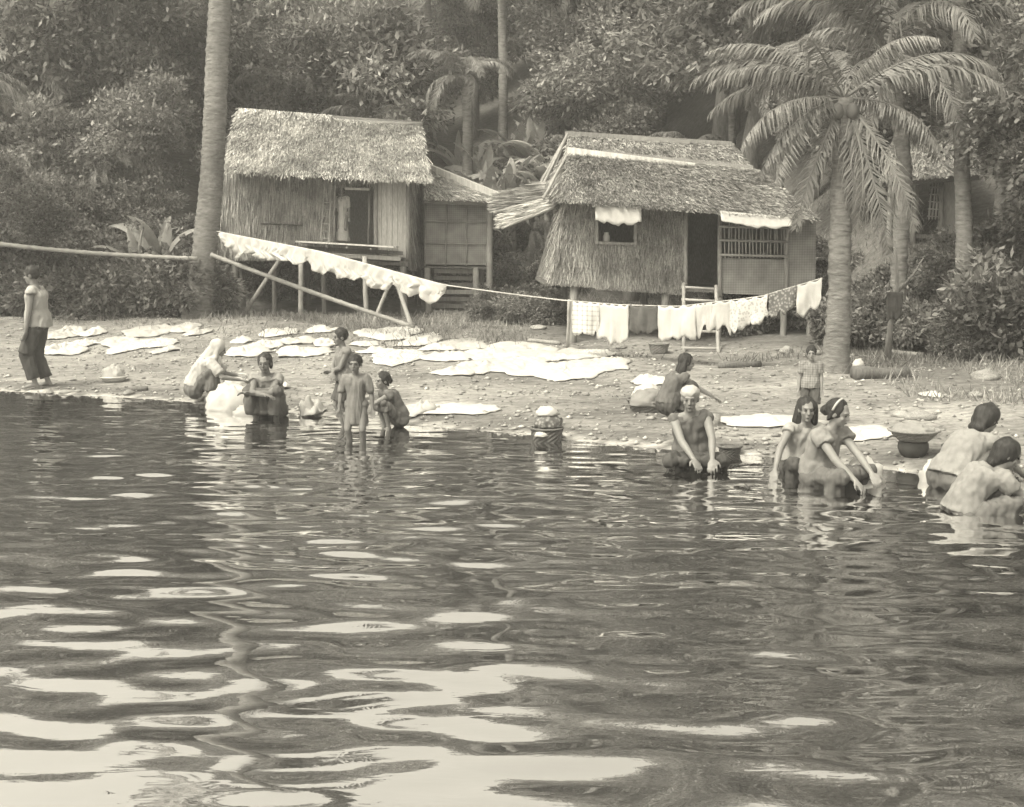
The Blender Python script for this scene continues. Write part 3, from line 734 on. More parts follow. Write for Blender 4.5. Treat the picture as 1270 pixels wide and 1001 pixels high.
# ================================================================== HUTS
class Hut:
    def __init__(s, name, label, base):
        s.b = Vector(base); s.e = empty(name, s.b, 0, label, 'hut')
    def L(s, p):                              # (px, py, Y) or Vector -> local point
        return (at(*p) if isinstance(p, tuple) else Vector(p)) - s.b
    def slab(s, name, quad, t, mat, parent=None, rel=None):
        P = [s.L(p) for p in quad]
        n = (P[1] - P[0]).cross(P[-1] - P[0]).normalized()
        if n.y > 0: n = -n                    # front faces the river
        vs = P + [p - n * t for p in P]; k = len(P)
        fs = [tuple(range(k)), tuple(reversed(range(k, 2 * k)))] + [(i, i + k, (i + 1) % k + k, (i + 1) % k) for i in range(k)]
        mb = MB().add(vs, fs)
        return mb.build(name, mat, parent or s.e)
    def strands(s, quad, mat, parent, rows, per, ln, w, lift=.03, jit=.18, fringe=.12, seed=1, name='thatch', cover=.012, bulge=0.0):
        """quad: bottom-left, bottom-right, top-right, top-left; blades point down"""
        P = np.array([s.L(p) for p in quad]); g = np.random.default_rng(seed)
        n = np.cross(P[1] - P[0], P[3] - P[0]); n /= np.linalg.norm(n)
        if n[1] > 0: n = -n
        N = rows * per
        r = np.repeat(np.arange(rows), per); v = (r + g.uniform(-.45, .45, N)) / (rows - 1); u = g.random(N)
        v = np.clip(v, 0, 1.0); uu, vv = u[:, None], v[:, None]
        base = P[0] * (1 - uu) * (1 - vv) + P[1] * uu * (1 - vv) + P[2] * uu * vv + P[3] * (1 - uu) * vv
        tl = P[3] * (1 - uu) + P[2] * uu; bl = P[0] * (1 - uu) + P[1] * uu
        d = bl - tl; hgt = np.linalg.norm(d, axis=1)[:, None]; d = d / hgt
        a = P[1] - P[0]; a /= np.linalg.norm(a)
        dirr = d + a * (g.normal(size=(N, 1)) * jit) + n * np.abs(g.normal(size=(N, 1))) * .10
        dirr /= np.linalg.norm(dirr, axis=1)[:, None]
        side = np.cross(dirr, n + a * g.normal(size=(N, 1)) * .6); side /= np.linalg.norm(side, axis=1)[:, None]
        L_ = (ln * (.6 + .8 * g.random(N)))[:, None]; W = (w * (.5 + g.random(N)))[:, None]
        room = hgt * vv + fringe * (.3 + .9 * g.random((N, 1)) ** 1.5)   # do not hang below the fringe
        L_ = np.minimum(L_, room)
        top = base + n * (cover + bulge * np.sin(math.pi * vv))
        bot = top + dirr * L_ + n * lift * g.random((N, 1))
        V = np.stack([top - side * W * .5, top + side * W * .5, bot + side * W * .3, bot - side * W * .3], 1).reshape(-1, 3)
        o = link(name, np_mesh(name, V, np.arange(N * 4).reshape(-1, 4)), mat, parent)
        o['kind'] = 'stuff'
        return o
    def pole(s, name, p, q, r, mat='bamboo', parent=None, r2=None, n=4, wob=.012):
        p, q = s.L(p), s.L(q); pts = []
        for i in range(n + 1):
            t = i / n; pts.append(p.lerp(q, t) + Vector((rng.uniform(-wob, wob), rng.uniform(-wob, wob), 0)) * (0 < i < n))
        return MB().tube(pts, [r + ((r2 or r) - r) * i / n for i in range(n + 1)], 8).build(name, mat, parent or s.e, True)
    def board(s, name, p, q, w, h, mat, parent=None):
        return MB().beam(s.L(p), s.L(q), w, h).build(name, mat, parent or s.e)
    def post(s, px, py, Y, r=.06, mat='wood_grey', name='post'):
        t = at(px, py, Y); return s.pole(name, t, Vector((t.x + rng.uniform(-.03, .03), Y, H(t.x, Y) - .2)), r, mat)

# ---------------------------------------------------------------- left hut
h = Hut('stilt_hut', 'left hut on stilts with pale shaggy thatch roof and open doorway', on(-4.6, 29.5))
YF, YB = 28.0, 31.3
rf = h.slab('roof', [(280, 206, 27.5), (531, 219, 27.5), (522, 157, 29.6), (296, 141, 29.6)], .10, 'thatch_base')
h.strands([(276, 211, 27.33), (534, 224, 27.33), (523, 155, 29.6), (294, 139, 29.6)], 'thatch_pale', rf, 24, 760, .30, .016, seed=1, fringe=.34, lift=.07)
rb = h.slab('rear_roof', [(300, 215, 31.9), (528, 226, 31.9), (522, 157, 29.66), (296, 141, 29.66)], .14, 'thatch_base')
# ridge cap: a shaggy bundle on the left half, a flat darker cap on the right
cp = h.slab('ridge_cap', [(292, 152, 29.35), (412, 161, 29.35), (412, 143, 29.55), (296, 134, 29.55)], .06, 'thatch_base')
h.strands([(292, 153, 29.32), (414, 161, 29.32), (412, 143, 29.55), (296, 134, 29.55)], 'thatch_pale', cp, 6, 260, .24, .026, jit=.4, seed=2, lift=.1, fringe=.2)
h.slab('ridge_cap', [(404, 162, 29.3), (520, 167, 29.3), (521, 152, 29.55), (404, 147, 29.55)], .05, 'wood_grey')
h.pole('ridge_pole', (382, 147, 29.5), (430, 151, 29.5), .04, 'bamboo')
h.pole('ridge_pole', (425, 153, 29.45), (524, 154, 29.5), .05, 'bamboo_dark')
# walls
def thatch_wall(hut, quad, mat, rows, per, seed, ln=.42, w=.016, fringe=.1, name='wall', jit=.07):
    o = hut.slab(name, [quad[0], quad[1], quad[2], quad[3]], .06, 'thatch_base')
    hut.strands(quad, mat, o, rows, per, ln, w, seed=seed, fringe=fringe, jit=jit, lift=.02, name='wall_strands')
    return o
thatch_wall(h, [(268, 318, YF), (414, 318, YF), (414, 214, YF), (268, 208, YF)], 'thatch_wall', 12, 420, 5)
thatch_wall(h, [(414, 231, YF), (466, 232, YF), (466, 216, YF), (414, 214, YF)], 'thatch_wall', 3, 60, 6, .2)
sw = thatch_wall(h, [(506, 331, YF), (530, 328, YB), (528, 226, YB), (507, 219, YF)], 'thatch_wall', 12, 160, 7)
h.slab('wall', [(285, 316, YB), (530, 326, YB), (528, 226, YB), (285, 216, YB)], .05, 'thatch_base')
h.slab('wall', [(268, 318, YF), (285, 316, YB), (285, 216, YB), (268, 208, YF)], .05, 'thatch_base')
h.slab('gable', [(508, 219, YF - .02), (528, 226, YB), (521, 160, 29.6)], .05, 'thatch_base')
for i in range(6):                                                      # pale upright boards right of the door
    x0 = 467 + i * 6.6
    h.slab('wall_plank', [(x0, 315 + i * .8 + rng.uniform(-2, 2), YF - .02 - .012 * (i % 2)), (x0 + 6.2, 316 + i * .8, YF - .02 - .012 * (i % 2)), (x0 + 6.2, 217, YF - .02), (x0, 217, YF - .02)], .03, 'plank_wall')
for px in (466, 506): h.pole('corner_post', (px, 322, YF - .03), (px, 218, YF - .03), .05, 'wood_grey')
# shutter closed over the window
sh = h.slab('window_shutter', [(328, 276, YF - .09), (373, 278, YF - .09), (373, 238, YF - .06), (328, 236, YF - .06)], .03, 'thatch_base')
h.strands([(328, 276, YF - .09), (373, 278, YF - .09), (373, 238, YF - .06), (328, 236, YF - .06)], 'thatch_wall', sh, 5, 110, .3, .014, seed=8, fringe=.02, jit=.05)
h.pole('window_sill', (324, 277, YF - .1), (376, 279, YF - .1), .02, 'wood_dark')
# door frame and lintel
h.pole('door_post', (414, 303, YF - .04), (415, 229, YF - .04), .03, 'wood_grey'); h.board('lintel', (428, 234, YF - .08), (458, 235, YF - .08), .06, .05, 'wood_pale')
h.pole('door_post', (457, 303, YF + .1), (458, 240, YF + .1), .02, 'wood_grey')
# floor, porch
h.slab('floor', [(268, 318, YF + .01), (507, 326, YF + .01), (528, 322, YB), (285, 312, YB)], .07, 'wood_dark')
for i in range(5):
    y = 27.15 + i * .165
    h.board('porch_plank', at(368 + i * 2 + rng.uniform(-3, 3), 299.5, y), at(490 + rng.uniform(-5, 5), 306.5, y), .15, .03, 'wood_pale' if i == 0 else 'wood_grey')
h.board('porch_beam', (357, 313, 27.25), (497, 321, 27.25), .08, .09, 'wood_grey'); h.board('porch_beam', (370, 307, 27.6), (500, 314, 27.6), .07, .08, 'wood_dark')
for px in (380, 405, 430, 460, 482): h.pole('porch_joist', at(px, 304 + (px - 380) * .06, 27.1), at(px, 304 + (px - 380) * .06, 27.98), .025, 'bamboo_dark')
for px, py, Y, r, m in ((373, 318, 27.2, .055, 'bamboo'), (452, 318, 27.2, .055, 'bamboo'), (290, 322, 28.1, .07, 'wood_dark'), (340, 322, 28.2, .06, 'wood_dark'), (400, 322, 28.2, .06, 'wood_dark'), (500, 324, 28.1, .08, 'wood_grey'), (300, 318, 31.1, .07, 'wood_dark'), (380, 318, 31.1, .07, 'wood_dark'), (450, 320, 31.1, .07, 'wood_dark'), (520, 322, 31.1, .07, 'wood_dark')):
    h.post(px, py, Y, r, m)
h.pole('brace', at(347, 322, 28.0), gp(300, 392), .05, 'wood_grey'); h.pole('brace', at(482, 355, 27.9), gp(463, 402), .045, 'wood_grey'); h.pole('brace', at(492, 352, 27.9), gp(510, 405), .05, 'wood_grey')
h.pole('brace', at(282, 330, 28.0), gp(272, 392), .05, 'wood_grey')
HUT_L = h

# ladder leaning on the wall by the door
lad = empty('ladder', at(404, 300, 27.75), 0, 'small bamboo ladder leaning beside the left hut doorway', 'ladder')
lb = at(404, 300, 27.75)
for a_, b_ in (((397.5, 300, 27.7), (401.5, 246, 27.93)), ((408, 300, 27.7), (410, 246, 27.93))):
    MB().tube([at(*a_) - lb, at(*b_) - lb], .016, 6).build('rail', 'bamboo', lad)
for i in range(6):
    t = .08 + i * .165; p = at(397.5, 300, 27.7).lerp(at(401.5, 246, 27.93), t); q = at(408, 300, 27.7).lerp(at(410, 246, 27.93), t)
    MB().tube([p - lb, q - lb], .012, 6).build('rung', 'bamboo', lad)

# ---------------------------------------------------------------- annex of the left hut
h = Hut('bamboo_annex', 'small woven bamboo annex with hipped thatch roof beside the left hut', on(-1.3, 30))
AF, AB = 28.9, 31.2
ap = (530, 207, 30.3)
rf = h.slab('roof', [(527, 247, 28.45), (630, 251, 28.45), ap, (528, 206, 30.3)], .1, 'thatch_base')
h.strands([(526, 247, 28.43), (628, 251, 28.43), (534, 207, 30.28), (526, 206, 30.28)], 'thatch_pale', rf, 14, 170, .26, .024, seed=11, fringe=.14)
h.slab('roof', [(630, 251, 28.45), (622, 254, 31.8), ap], .1, 'thatch_base')
h.board('hip_board', (531, 207, 30.05), (631, 248, 28.2), .10, .15, 'wood_pale')
w1 = h.slab('woven_wall', [(526, 328, AF), (604, 329, AF), (606, 246, AF), (526, 244, AF)], .03, 'weave')
for px in (527, 553, 578, 605): h.pole('batten', (px, 330, AF - .03), (px + 1, 246, AF - .03), .018 if px not in (605,) else .05, 'bamboo_dark')
for py in (275, 302, 327): h.pole('batten', (526, py, AF - .04), (605, py + 1, AF - .04), .014, 'bamboo_dark')
h.slab('woven_wall', [(604, 329, AF), (598, 326, AB), (600, 250, AB), (606, 246, AF)], .03, 'weave')
h.slab('floor', [(526, 330, AF), (604, 331, AF), (598, 327, AB), (530, 326, AB)], .05, 'wood_dark')
for px, py, Y in ((590, 332, 28.95), (607, 250, 28.85), (530, 332, 28.95), (596, 328, 31.1), (540, 328, 31.1)): h.post(px, py, Y, .075, 'wood_grey')
for i in range(8):
    h.board('slat', at(536 + rng.uniform(-3, 3), 336 + i * 8.6, 29.1), at(589 + rng.uniform(-2, 4), 337 + i * 8.6 + rng.uniform(-1, 1), 29.1), .03, .10, 'wood_dark' if i % 3 else 'wood_grey')

# ---------------------------------------------------------------- right hut
h = Hut('stilt_hut', 'right hut on stilts with grey thatch, window and bamboo balcony', on(3.0, 23.5))
YF, YB = 22.0, 25.2
rf = h.slab('roof', [(696, 246, 21.55), (1011, 269, 21.55), (934, 211, 23.3), (706, 189, 23.3)], .08, 'thatch_base')
h.strands([(693, 250, 21.43), (1014, 273, 21.43), (936, 210, 23.28), (706, 188, 23.28)], 'thatch_grey', rf, 24, 900, .2, .014, seed=21, fringe=.15, lift=.05)
o = h.slab('roof', [(1013, 273, 21.45), (1000, 268, 25.3), (936, 210, 23.3)], .1, 'thatch_base')
h.slab('roof', [(670, 252, 25.2), (1000, 268, 25.3), (934, 211, 23.36), (706, 189, 23.36)], .1, 'thatch_base')
o = h.slab('hip_end', [(668, 248, 25.0), (694, 250, 21.5), (706, 189, 23.3)], .06, 'thatch_base')
h.strands([(668, 248, 24.98), (692, 250, 21.55), (706, 190, 23.28), (704, 190, 23.3)], 'thatch_grey', o, 12, 90, .22, .02, seed=22)
h.board('ridge_board', (703, 188, 23.1), (861, 208, 23.1), .05, .17, 'wood_pale')
h.board('ridge_board', (860, 207, 23.15), (934, 214, 23.15), .05, .12, 'wood_grey')
rr = h.slab('rear_roof', [(700, 212, 23.7), (945, 226, 23.7), (908, 181, 25.6), (704, 168, 25.6)], .1, 'thatch_base')
h.strands([(699, 212, 23.68), (946, 226, 23.68), (909, 180, 25.58), (703, 167, 25.58)], 'thatch_grey', rr, 16, 560, .2, .015, seed=23)
h.slab('rear_roof', [(680, 232, 28.0), (940, 236, 28.0), (908, 181, 25.65), (704, 168, 25.65)], .1, 'thatch_base')
h.board('ridge_cap', (701, 166, 25.5), (800, 172, 25.5), .14, .10, 'wood_grey'); h.board('ridge_cap', (784, 172, 25.45), (855, 177, 25.45), .14, .09, 'bamboo'); h.board('ridge_cap', (852, 176, 25.5), (910, 181, 25.5), .12, .09, 'wood_grey')
for a_, b_ in (((704, 166, 25.3), (666, 247, 24.2)), ((701, 172, 25.2), (658, 250, 24.4)), ((706, 186, 23.2), (674, 246, 22.4))): h.pole('roof_pole', a_, b_, .03, 'bamboo')
TW = lambda q, n, per, sd, mat='thatch_wall_pale', fr=.1: thatch_wall(h, q, mat, n + 4, per, sd, .22, .014, fr, jit=.16)
TW([(682, 350, YF), (740, 353, YF), (740, 250, YF), (699, 248, YF)], 12, 260, 31, fr=.06)
TW([(740, 355, YF), (788, 358, YF), (788, 303, YF), (740, 302, YF)], 7, 190, 32, fr=.06)
TW([(740, 266, YF), (788, 267, YF), (788, 252, YF), (740, 250, YF)], 3, 80, 33, fr=.01)
TW([(788, 358, YF), (849, 362, YF), (850, 256, YF), (788, 252, YF)], 12, 240, 34, fr=.06)
TW([(682, 350, YF), (672, 345, YB), (692, 252, YB), (699, 248, YF)], 12, 150, 35, 'thatch_wall')
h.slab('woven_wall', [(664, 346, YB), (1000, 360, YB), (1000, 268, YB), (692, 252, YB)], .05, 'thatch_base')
h.slab('mat_wall', [(976, 367, YF), (1011, 368, YF), (1012, 272, YF), (976, 269, YF)], .04, 'weave')
h.slab('mat_wall', [(893, 364, YF), (976, 367, YF), (976, 322, YF), (893, 320, YF)], .04, 'weave')
h.slab('mat_wall', [(1011, 368, YF), (1000, 360, YB), (1000, 268, YB), (1012, 272, YF)], .04, 'weave')
h.slab('floor', [(674, 353, YF + .01), (1011, 369, YF + .01), (1000, 361, YB), (664, 347, YB)], .07, 'wood_dark')
# window
for a_, b_ in (((738, 301, YF - .04), (790, 303, YF - .04)), ((739, 264, YF - .04), (789, 266, YF - .04)), ((740, 264, YF - .05), (740, 302, YF - .05)), ((788, 265, YF - .05), (788, 303, YF - .05))): h.board('window_frame', a_, b_, .05, .05, 'wood_grey')
# balcony railing: rails and single balusters
for py in (283, 300, 318): h.pole('rail', (892, py - 2, YF - .05), (977, py, YF - .05), .022, 'bamboo')
for i in range(19):
    px = 895 + i * 4.35; h.pole('baluster', (px, 320, YF - .03), (px + rng.uniform(-1.5, 1.5), 276 + rng.uniform(-4, 4), YF - .03), .013, 'bamboo', n=2)
for px in (893, 976): h.pole('corner_post', (px, 368, YF - .02), (px, 266, YF - .02), .04, 'wood_grey')
h.pole('door_post', (850, 362, YF - .02), (851, 256, YF - .02), .04, 'wood_grey')
# sill light and jar seen in the window come later as things of their own
for px, py, Y, r in ((712, 354, 22.1, .075), (826, 360, 22.1, .075), (893, 366, 22.1, .05), (972, 368, 22.1, .06), (1006, 368, 22.1, .06), (700, 350, 25, .07), (800, 356, 25, .07), (900, 360, 25, .07), (985, 364, 25, .07)): h.post(px, py, Y, r, 'wood_grey')
h.pole('post', (706, 372, 20.9), gp(704, 432), .03, 'bamboo')
HUT_R = h
# white cloth awnings
def cloth_grid(name, fn, nu, nv, mat, base, label=None, cat='cloth', group=None, thick=.0):
    V = []; F = []
    for j in range(nv + 1):
        for i in range(nu + 1): V.append(Vector(fn(i / nu, j / nv)) - base)
    for j in range(nv):
        for i in range(nu):
            a = j * (nu + 1) + i; F.append((a, a + 1, a + nu + 2, a + nu + 1))
    me = bpy.data.meshes.new(name); me.from_pydata([tuple(v) for v in V], [], F); me.update(); shade_smooth(me)
    o = link(name, me, mat, loc=base)
    if thick:
        sm = o.modifiers.new('thickness', 'SOLIDIFY'); sm.thickness = thick
    return tag(o, label, cat, group)
def awn(px0, py0, px1, py1, Y, drop, out, seed):
    def f(u, v):
        p = at(px0 + (px1 - px0) * u, py0 + (py1 - py0) * u, Y)
        n = noise.noise((u * 6 + seed, v * 2, seed))
        sag = .06 * math.sin(math.pi * u) + .05 * n * v
        return p + Vector((0, -out * v, -drop * v * (1 + .25 * noise.noise((u * 9, seed, 0)) * v) - sag * v))
    return f
base = at(766, 262, 21.42)
cloth_grid('window_awning', awn(738, 253, 795, 256, 21.42, .28, .12, 2), 16, 6, 'cloth_offwhite', base, 'pale cloth awning above the small window of the right hut', 'awning', None, .012)
base = at(936, 270, 21.36)
cloth_grid('balcony_awning', awn(893, 262, 982, 270, 21.36, .17, .16, 5), 20, 5, 'cloth_offwhite', base, 'long pale awning strip above the bamboo balcony', 'awning', None, .015)
# ladder up to the right hut door
lb = gp(869, 437)
lad = empty('ladder', lb, 0, 'bamboo ladder below the doorway of the right hut', 'ladder')
tl, tr_, bl_, br = at(848, 352, 21.75), at(888, 355, 21.75), gp(848, 437), gp(891, 438)
for a_, b_ in ((bl_, tl), (br, tr_)): MB().tube([a_ - lb, b_ - lb], .032, 8).build('rail', 'bamboo', lad, True)
for t in (.06, .3, .53, .76, .95): MB().tube([bl_.lerp(tl, t) - lb - Vector((.04, 0, 0)), br.lerp(tr_, t) - lb + Vector((.04, 0, 0))], .024, 8).build('rung', 'bamboo', lad, True)
# lean-to panels off the left end of the right hut
def leanto(label, p, q, w, seed, mat):
    a, b = at(*p), at(*q); hh = Hut('thatch_panel', label, a); hh.e['category'] = 'thatch panel'
    up = Vector((0, w, w * .75))
    qd = [b, a, a + up, b + up] if False else [a, b, b + up, a + up]
    sl = hh.slab('backing', qd, .04, 'thatch_base'); 
    P0, P1 = a, b
    hh.strands([b, b + up, a + up, a], mat, sl, 8, 60, .4, .02, seed=seed, jit=.1, lift=.03)
    hh.pole('edge_pole', a - Vector((0, .03, 0)), b - Vector((0, .03, 0)), .025, 'bamboo')
leanto('upper slanting thatch panel leaning off the right hut', (678, 246, 24.0), (612, 264, 23.6), .45, 3, 'thatch_grey')
leanto('lower pale slanting thatch panel leaning off the right hut', (693, 255, 22.6), (622, 283, 22.2), .3, 4, 'thatch_pale')
jar = MB(); jar.tube([(0, 0, 0), (0, 0, .02), (0, 0, .10), (0, 0, .14), (0, 0, .17)], [.05, .065, .065, .04, .045], 12)
tag(jar.build('jar', 'enamel', None, True, loc=at(752, 300, 22.1)), 'white jar standing in the window of the right hut', 'jar')

# ---------------------------------------------------------------- shaded hut on the far right
b0 = at(1145, 300, 26)
h = Hut('shaded_hut', 'small dark hut half hidden by trees on the right bank', on(b0.x, 26.5))
rf = h.slab('roof', [(1092, 226, 24.8), (1215, 216, 24.8), (1200, 158, 26.8), (1112, 163, 26.8)], .12, 'thatch_base')
h.strands([(1091, 226, 24.78), (1216, 216, 24.78), (1201, 157, 26.78), (1111, 162, 26.78)], 'thatch_wall', rf, 16, 200, .26, .026, seed=41)
h.slab('roof', [(1100, 226, 28.5), (1210, 216, 28.5), (1200, 158, 26.86), (1112, 163, 26.86)], .1, 'thatch_base')
for px0, px1 in ((1104, 1136), (1168, 1200)): h.slab('wall', [(px0, 290, 25.5), (px1, 290, 25.5), (px1, 214, 25.5), (px0, 216, 25.5)], .05, 'plank_wall')
for i in range(4): h.pole('lattice', (1152 + i * 4, 272, 25.35), (1157 + i * 4, 222, 25.5), .02, 'bamboo')
for i in range(6): h.pole('lattice', (1150 + i * .9, 268 - i * 9, 25.38), (1166 + i * .9, 269 - i * 9, 25.38), .014, 'bamboo')
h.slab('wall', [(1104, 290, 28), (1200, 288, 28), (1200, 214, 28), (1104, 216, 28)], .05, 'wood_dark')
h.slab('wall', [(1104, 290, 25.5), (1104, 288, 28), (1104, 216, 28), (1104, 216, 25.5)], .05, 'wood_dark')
h.slab('floor', [(1100, 291, 25.45), (1204, 291, 25.45), (1200, 288, 28), (1104, 288, 28)], .08, 'wood_grey')
for px in (1106, 1136, 1168, 1200): h.post(px, 222, 25.4, .06, 'wood_grey')

# ================================================================== PEOPLE
def fuse(mb, voxel, smooth=3, fac=.5):
    """one closed skin from overlapping limbs"""
    ob = bpy.data.objects.new('tmp', mb.mesh('tmp')); col.objects.link(ob)
    m = ob.modifiers.new('r', 'REMESH'); m.mode = 'VOXEL'; m.voxel_size = voxel; m.use_smooth_shade = True
    s = ob.modifiers.new('s', 'SMOOTH'); s.factor = fac; s.iterations = smooth
    dg = bpy.context.evaluated_depsgraph_get()
    me = bpy.data.meshes.new_from_object(ob.evaluated_get(dg))
    old = ob.data; bpy.data.objects.remove(ob); bpy.data.meshes.remove(old)
    shade_smooth(me)
    return me
def ik(a, c, l1, l2, hint):
    a, c = Vector(a), Vector(c); d = c - a; D = d.length
    if D > (l1 + l2) * .995: c = a + d * ((l1 + l2) * .995 / D); d = c - a; D = d.length
    n = d.normalized(); x = (l1 * l1 - l2 * l2 + D * D) / (2 * D); h = math.sqrt(max(0, l1 * l1 - x * x))
    hv = Vector(hint); hv = (hv - n * hv.dot(n)).normalized()
    return a + n * x + hv * h, c
SIDES = (-1, 1)                              # -1 = left (local -X), 1 = right
def person(label, base, yaw, sc, pose, outfit, hair='short', skin='skin', group=None):
    e = empty('person', base, R(yaw), label, 'person', group); e.scale = (sc * pose.get('wide', 1), sc * pose.get('wide', 1), sc)
    g = pose.get
    pel = Vector(g('pel', (0, 0, .84))); lean, side, tw = R(g('lean', 3)), R(g('side', 0)), R(g('twist', 0))
    sp = Vector((math.sin(side), math.sin(lean) * math.cos(side), math.cos(lean) * math.cos(side))).normalized()
    back = Vector((0, -math.cos(lean), math.sin(lean)))
    rt = Vector((math.cos(tw), math.sin(tw), 0)); rt = (rt - sp * rt.dot(sp)).normalized()
    bend = g('bend', .0)
    waist = pel + sp * .17 + back * bend; ch = pel + sp * .34 + back * bend; nb = pel + sp * .455
    sh = {s: pel + sp * .405 + rt * .152 * s for s in SIDES}
    hipr = Vector((math.cos(R(g('hiptwist', 0))), math.sin(R(g('hiptwist', 0))), 0))
    hip = {s: pel + hipr * .085 * s - Vector((0, 0, .02)) for s in SIDES}
    ank = dict(zip(SIDES, g('ank', ((-.09, 0, .07), (.09, 0, .07))))); wr = dict(zip(SIDES, g('wr', ((-.24, .05, .72), (.24, .05, .72)))))
    kh = dict(zip(SIDES, g('kh', ((-.15, 1, .2), (.15, 1, .2))))); eh = dict(zip(SIDES, g('eh', ((-1, -.6, -.2), (1, -.6, -.2)))))
    kn, el = {}, {}
    for s in SIDES:
        kn[s], ank[s] = ik(hip[s], ank[s], .40, .39, kh[s]); el[s], wr[s] = ik(sh[s], wr[s], .265, .235, eh[s])
    nk = (sp * .5 + Vector((0, 0, .6)) + Vector((0, .15, 0))).normalized(); hy, hp = R(g('hyaw', 0)), R(g('hpitch', 5))
    f = Vector((-math.sin(hy) * math.cos(hp), math.cos(hy) * math.cos(hp), -math.sin(hp))); hr = f.cross(Vector((0, 0, 1))).normalized(); hu = hr.cross(f)
    hs = g('head', 1.0); hc = nb + nk * .058 + hu * .088 * hs + f * .02
    rot = Matrix((hr, f, hu)).transposed()
    hp_ = lambda x, y, z: hc + (hr * x + f * y + hu * z) * hs
    b = MB()
    b.cap(hip[-1], hip[1], .098, .098, 12); b.cap(pel, waist, .108, .098, 12)
    for s in SIDES: b.cap(waist + rt * .03 * s, ch + rt * .05 * s, .088, .098, 12); b.cap(pel + sp * .40 + rt * .05 * s, sh[s], .062, .052)
    b.cap(ch, nb - sp * .03, .10, .062, 12); b.cap(nb - sp * .03, hc - hu * .05 * hs, .054, .050)
    for s in SIDES: b.cap(nb - sp * .015, sh[s], .042, .05)
    b.ell(hp_(0, -.005, .025), (.073 * hs, .09 * hs, .088 * hs), rot, 16, 12); b.ell(hp_(0, .025, -.03), (.056 * hs, .066 * hs, .082 * hs), rot, 14, 10)
    b.cap(hp_(0, .092, .01), hp_(0, .103, -.022), .009 * hs, .0155 * hs, 8); b.ell(hp_(0, .078, .03), (.048 * hs, .018 * hs, .011 * hs), rot)
    b.ell(hp_(0, .085, -.058), (.022 * hs, .012 * hs, .010 * hs), rot); b.ell(hp_(0, .07, -.092), (.022 * hs, .018 * hs, .014 * hs), rot)
    for s in SIDES: b.ell(hp_(.075 * s, -.005, -.005), (.012 * hs, .022 * hs, .032 * hs), rot); b.ell(hp_(.036 * s, .064, -.025), (.022 * hs, .018 * hs, .018 * hs), rot)
    for s in SIDES:
        b.cap(sh[s], el[s], .047, .036); b.cap(el[s], el[s].lerp(wr[s], .4), .037, .035); b.cap(el[s].lerp(wr[s], .35), wr[s], .035, .024)
        d = (wr[s] - el[s]).normalized(); hd = g('hand', {}).get(s)
        if hd: d = Vector(hd).normalized()
        pn = Vector(g('palm', (0, .3, -1))); pn = (pn - d * pn.dot(d)).normalized(); sd = d.cross(pn)
        pr = Matrix((sd, d, pn)).transposed(); b.ell(wr[s] + d * .055, (.040, .056, .016), pr); b.cap(wr[s], wr[s] + d * .04, .024, .022)
        for k, (o, l) in enumerate(((-.036, .8), (-.012, 1.0), (.013, .95), (.037, .72))):
            q0 = wr[s] + d * .09 + sd * o; q1 = q0 + (d + sd * o * 3 + pn * .25).normalized() * .042 * l; q2 = q1 + (d * .6 + pn * .8).normalized() * .036 * l
            b.cap(q0 - d * .03, q1, .0105, .0095, 6); b.cap(q1, q2, .0095, .008, 6)
        ts = 1 if s == -1 else -1
        t0 = wr[s] + d * .03 + sd * .03 * ts; t1 = t0 + (sd * ts * .8 + d * .6 + pn * .2).normalized() * .04; b.cap(t0, t1, .013, .011, 6); b.cap(t1, t1 + (d * .8 + sd * ts * .2 + pn * .4).normalized() * .032, .011, .009, 6)
        b.cap(hip[s], kn[s], .080, .053, 12); m = kn[s].lerp(ank[s], .32); cb = (ank[s] - kn[s]).normalized(); calf = m - (Vector(kh[s]).normalized() - cb * Vector(kh[s]).normalized().dot(cb)) * .015
        b.cap(kn[s], calf, .05, .05, 10); b.cap(calf, ank[s], .048, .032, 10)
        fy = R(g('toe', 12)) * s; ff = Vector((math.sin(fy), math.cos(fy), 0)); a0 = ank[s]
        b.cap(a0, a0 - ff * .035 + Vector((0, 0, -.045)), .033, .026); b.cap(a0 + Vector((0, 0, -.015)), a0 + ff * .12 + Vector((0, 0, -.05)), .032, .022)
        side_ = Vector((ff.y, -ff.x, 0))
        for k in range(5): b.cap(a0 + ff * .115 + side_ * (k - 2) * .017 + Vector((0, 0, -.052)), a0 + ff * (.155 - .006 * abs(k - 1 if s < 0 else 3 - k)) + side_ * (k - 2) * .02 + Vector((0, 0, -.056)), .012, .009, 6)
    body = link('body', fuse(b, .0082, 3), skin, e)
    for s in SIDES: MB().ell(hp_(.031 * s, .084, .006), (.014 * hs, .007 * hs, .007 * hs), rot, 8, 6).build('eye', 'eye', e, True)
    MB().ell(hp_(0, .093, -.058), (.02 * hs, .007 * hs, .006 * hs), rot, 8, 6).build('mouth', 'lips', e, True)
    J = dict(pel=pel, waist=waist, ch=ch, nb=nb, sh=sh, hip=hip, kn=kn, ank=ank, el=el, wr=wr, sp=sp, rt=rt, back=back, hp=hp_, rot=rot, f=f, hu=hu, hr=hr, hs=hs, hc=hc)
    seed = rng.random() * 50
    def cloth(name, mb, mat, vox=.011, amp=.02, freq=(12, 12, 5), smooth=2):
        me = fuse(mb, vox, smooth); displace(me, amp, freq, seed); displace(me, amp * .6, tuple(q * 2.4 for q in freq), seed + 9); me.update()
        return link(name, me, mat, e)
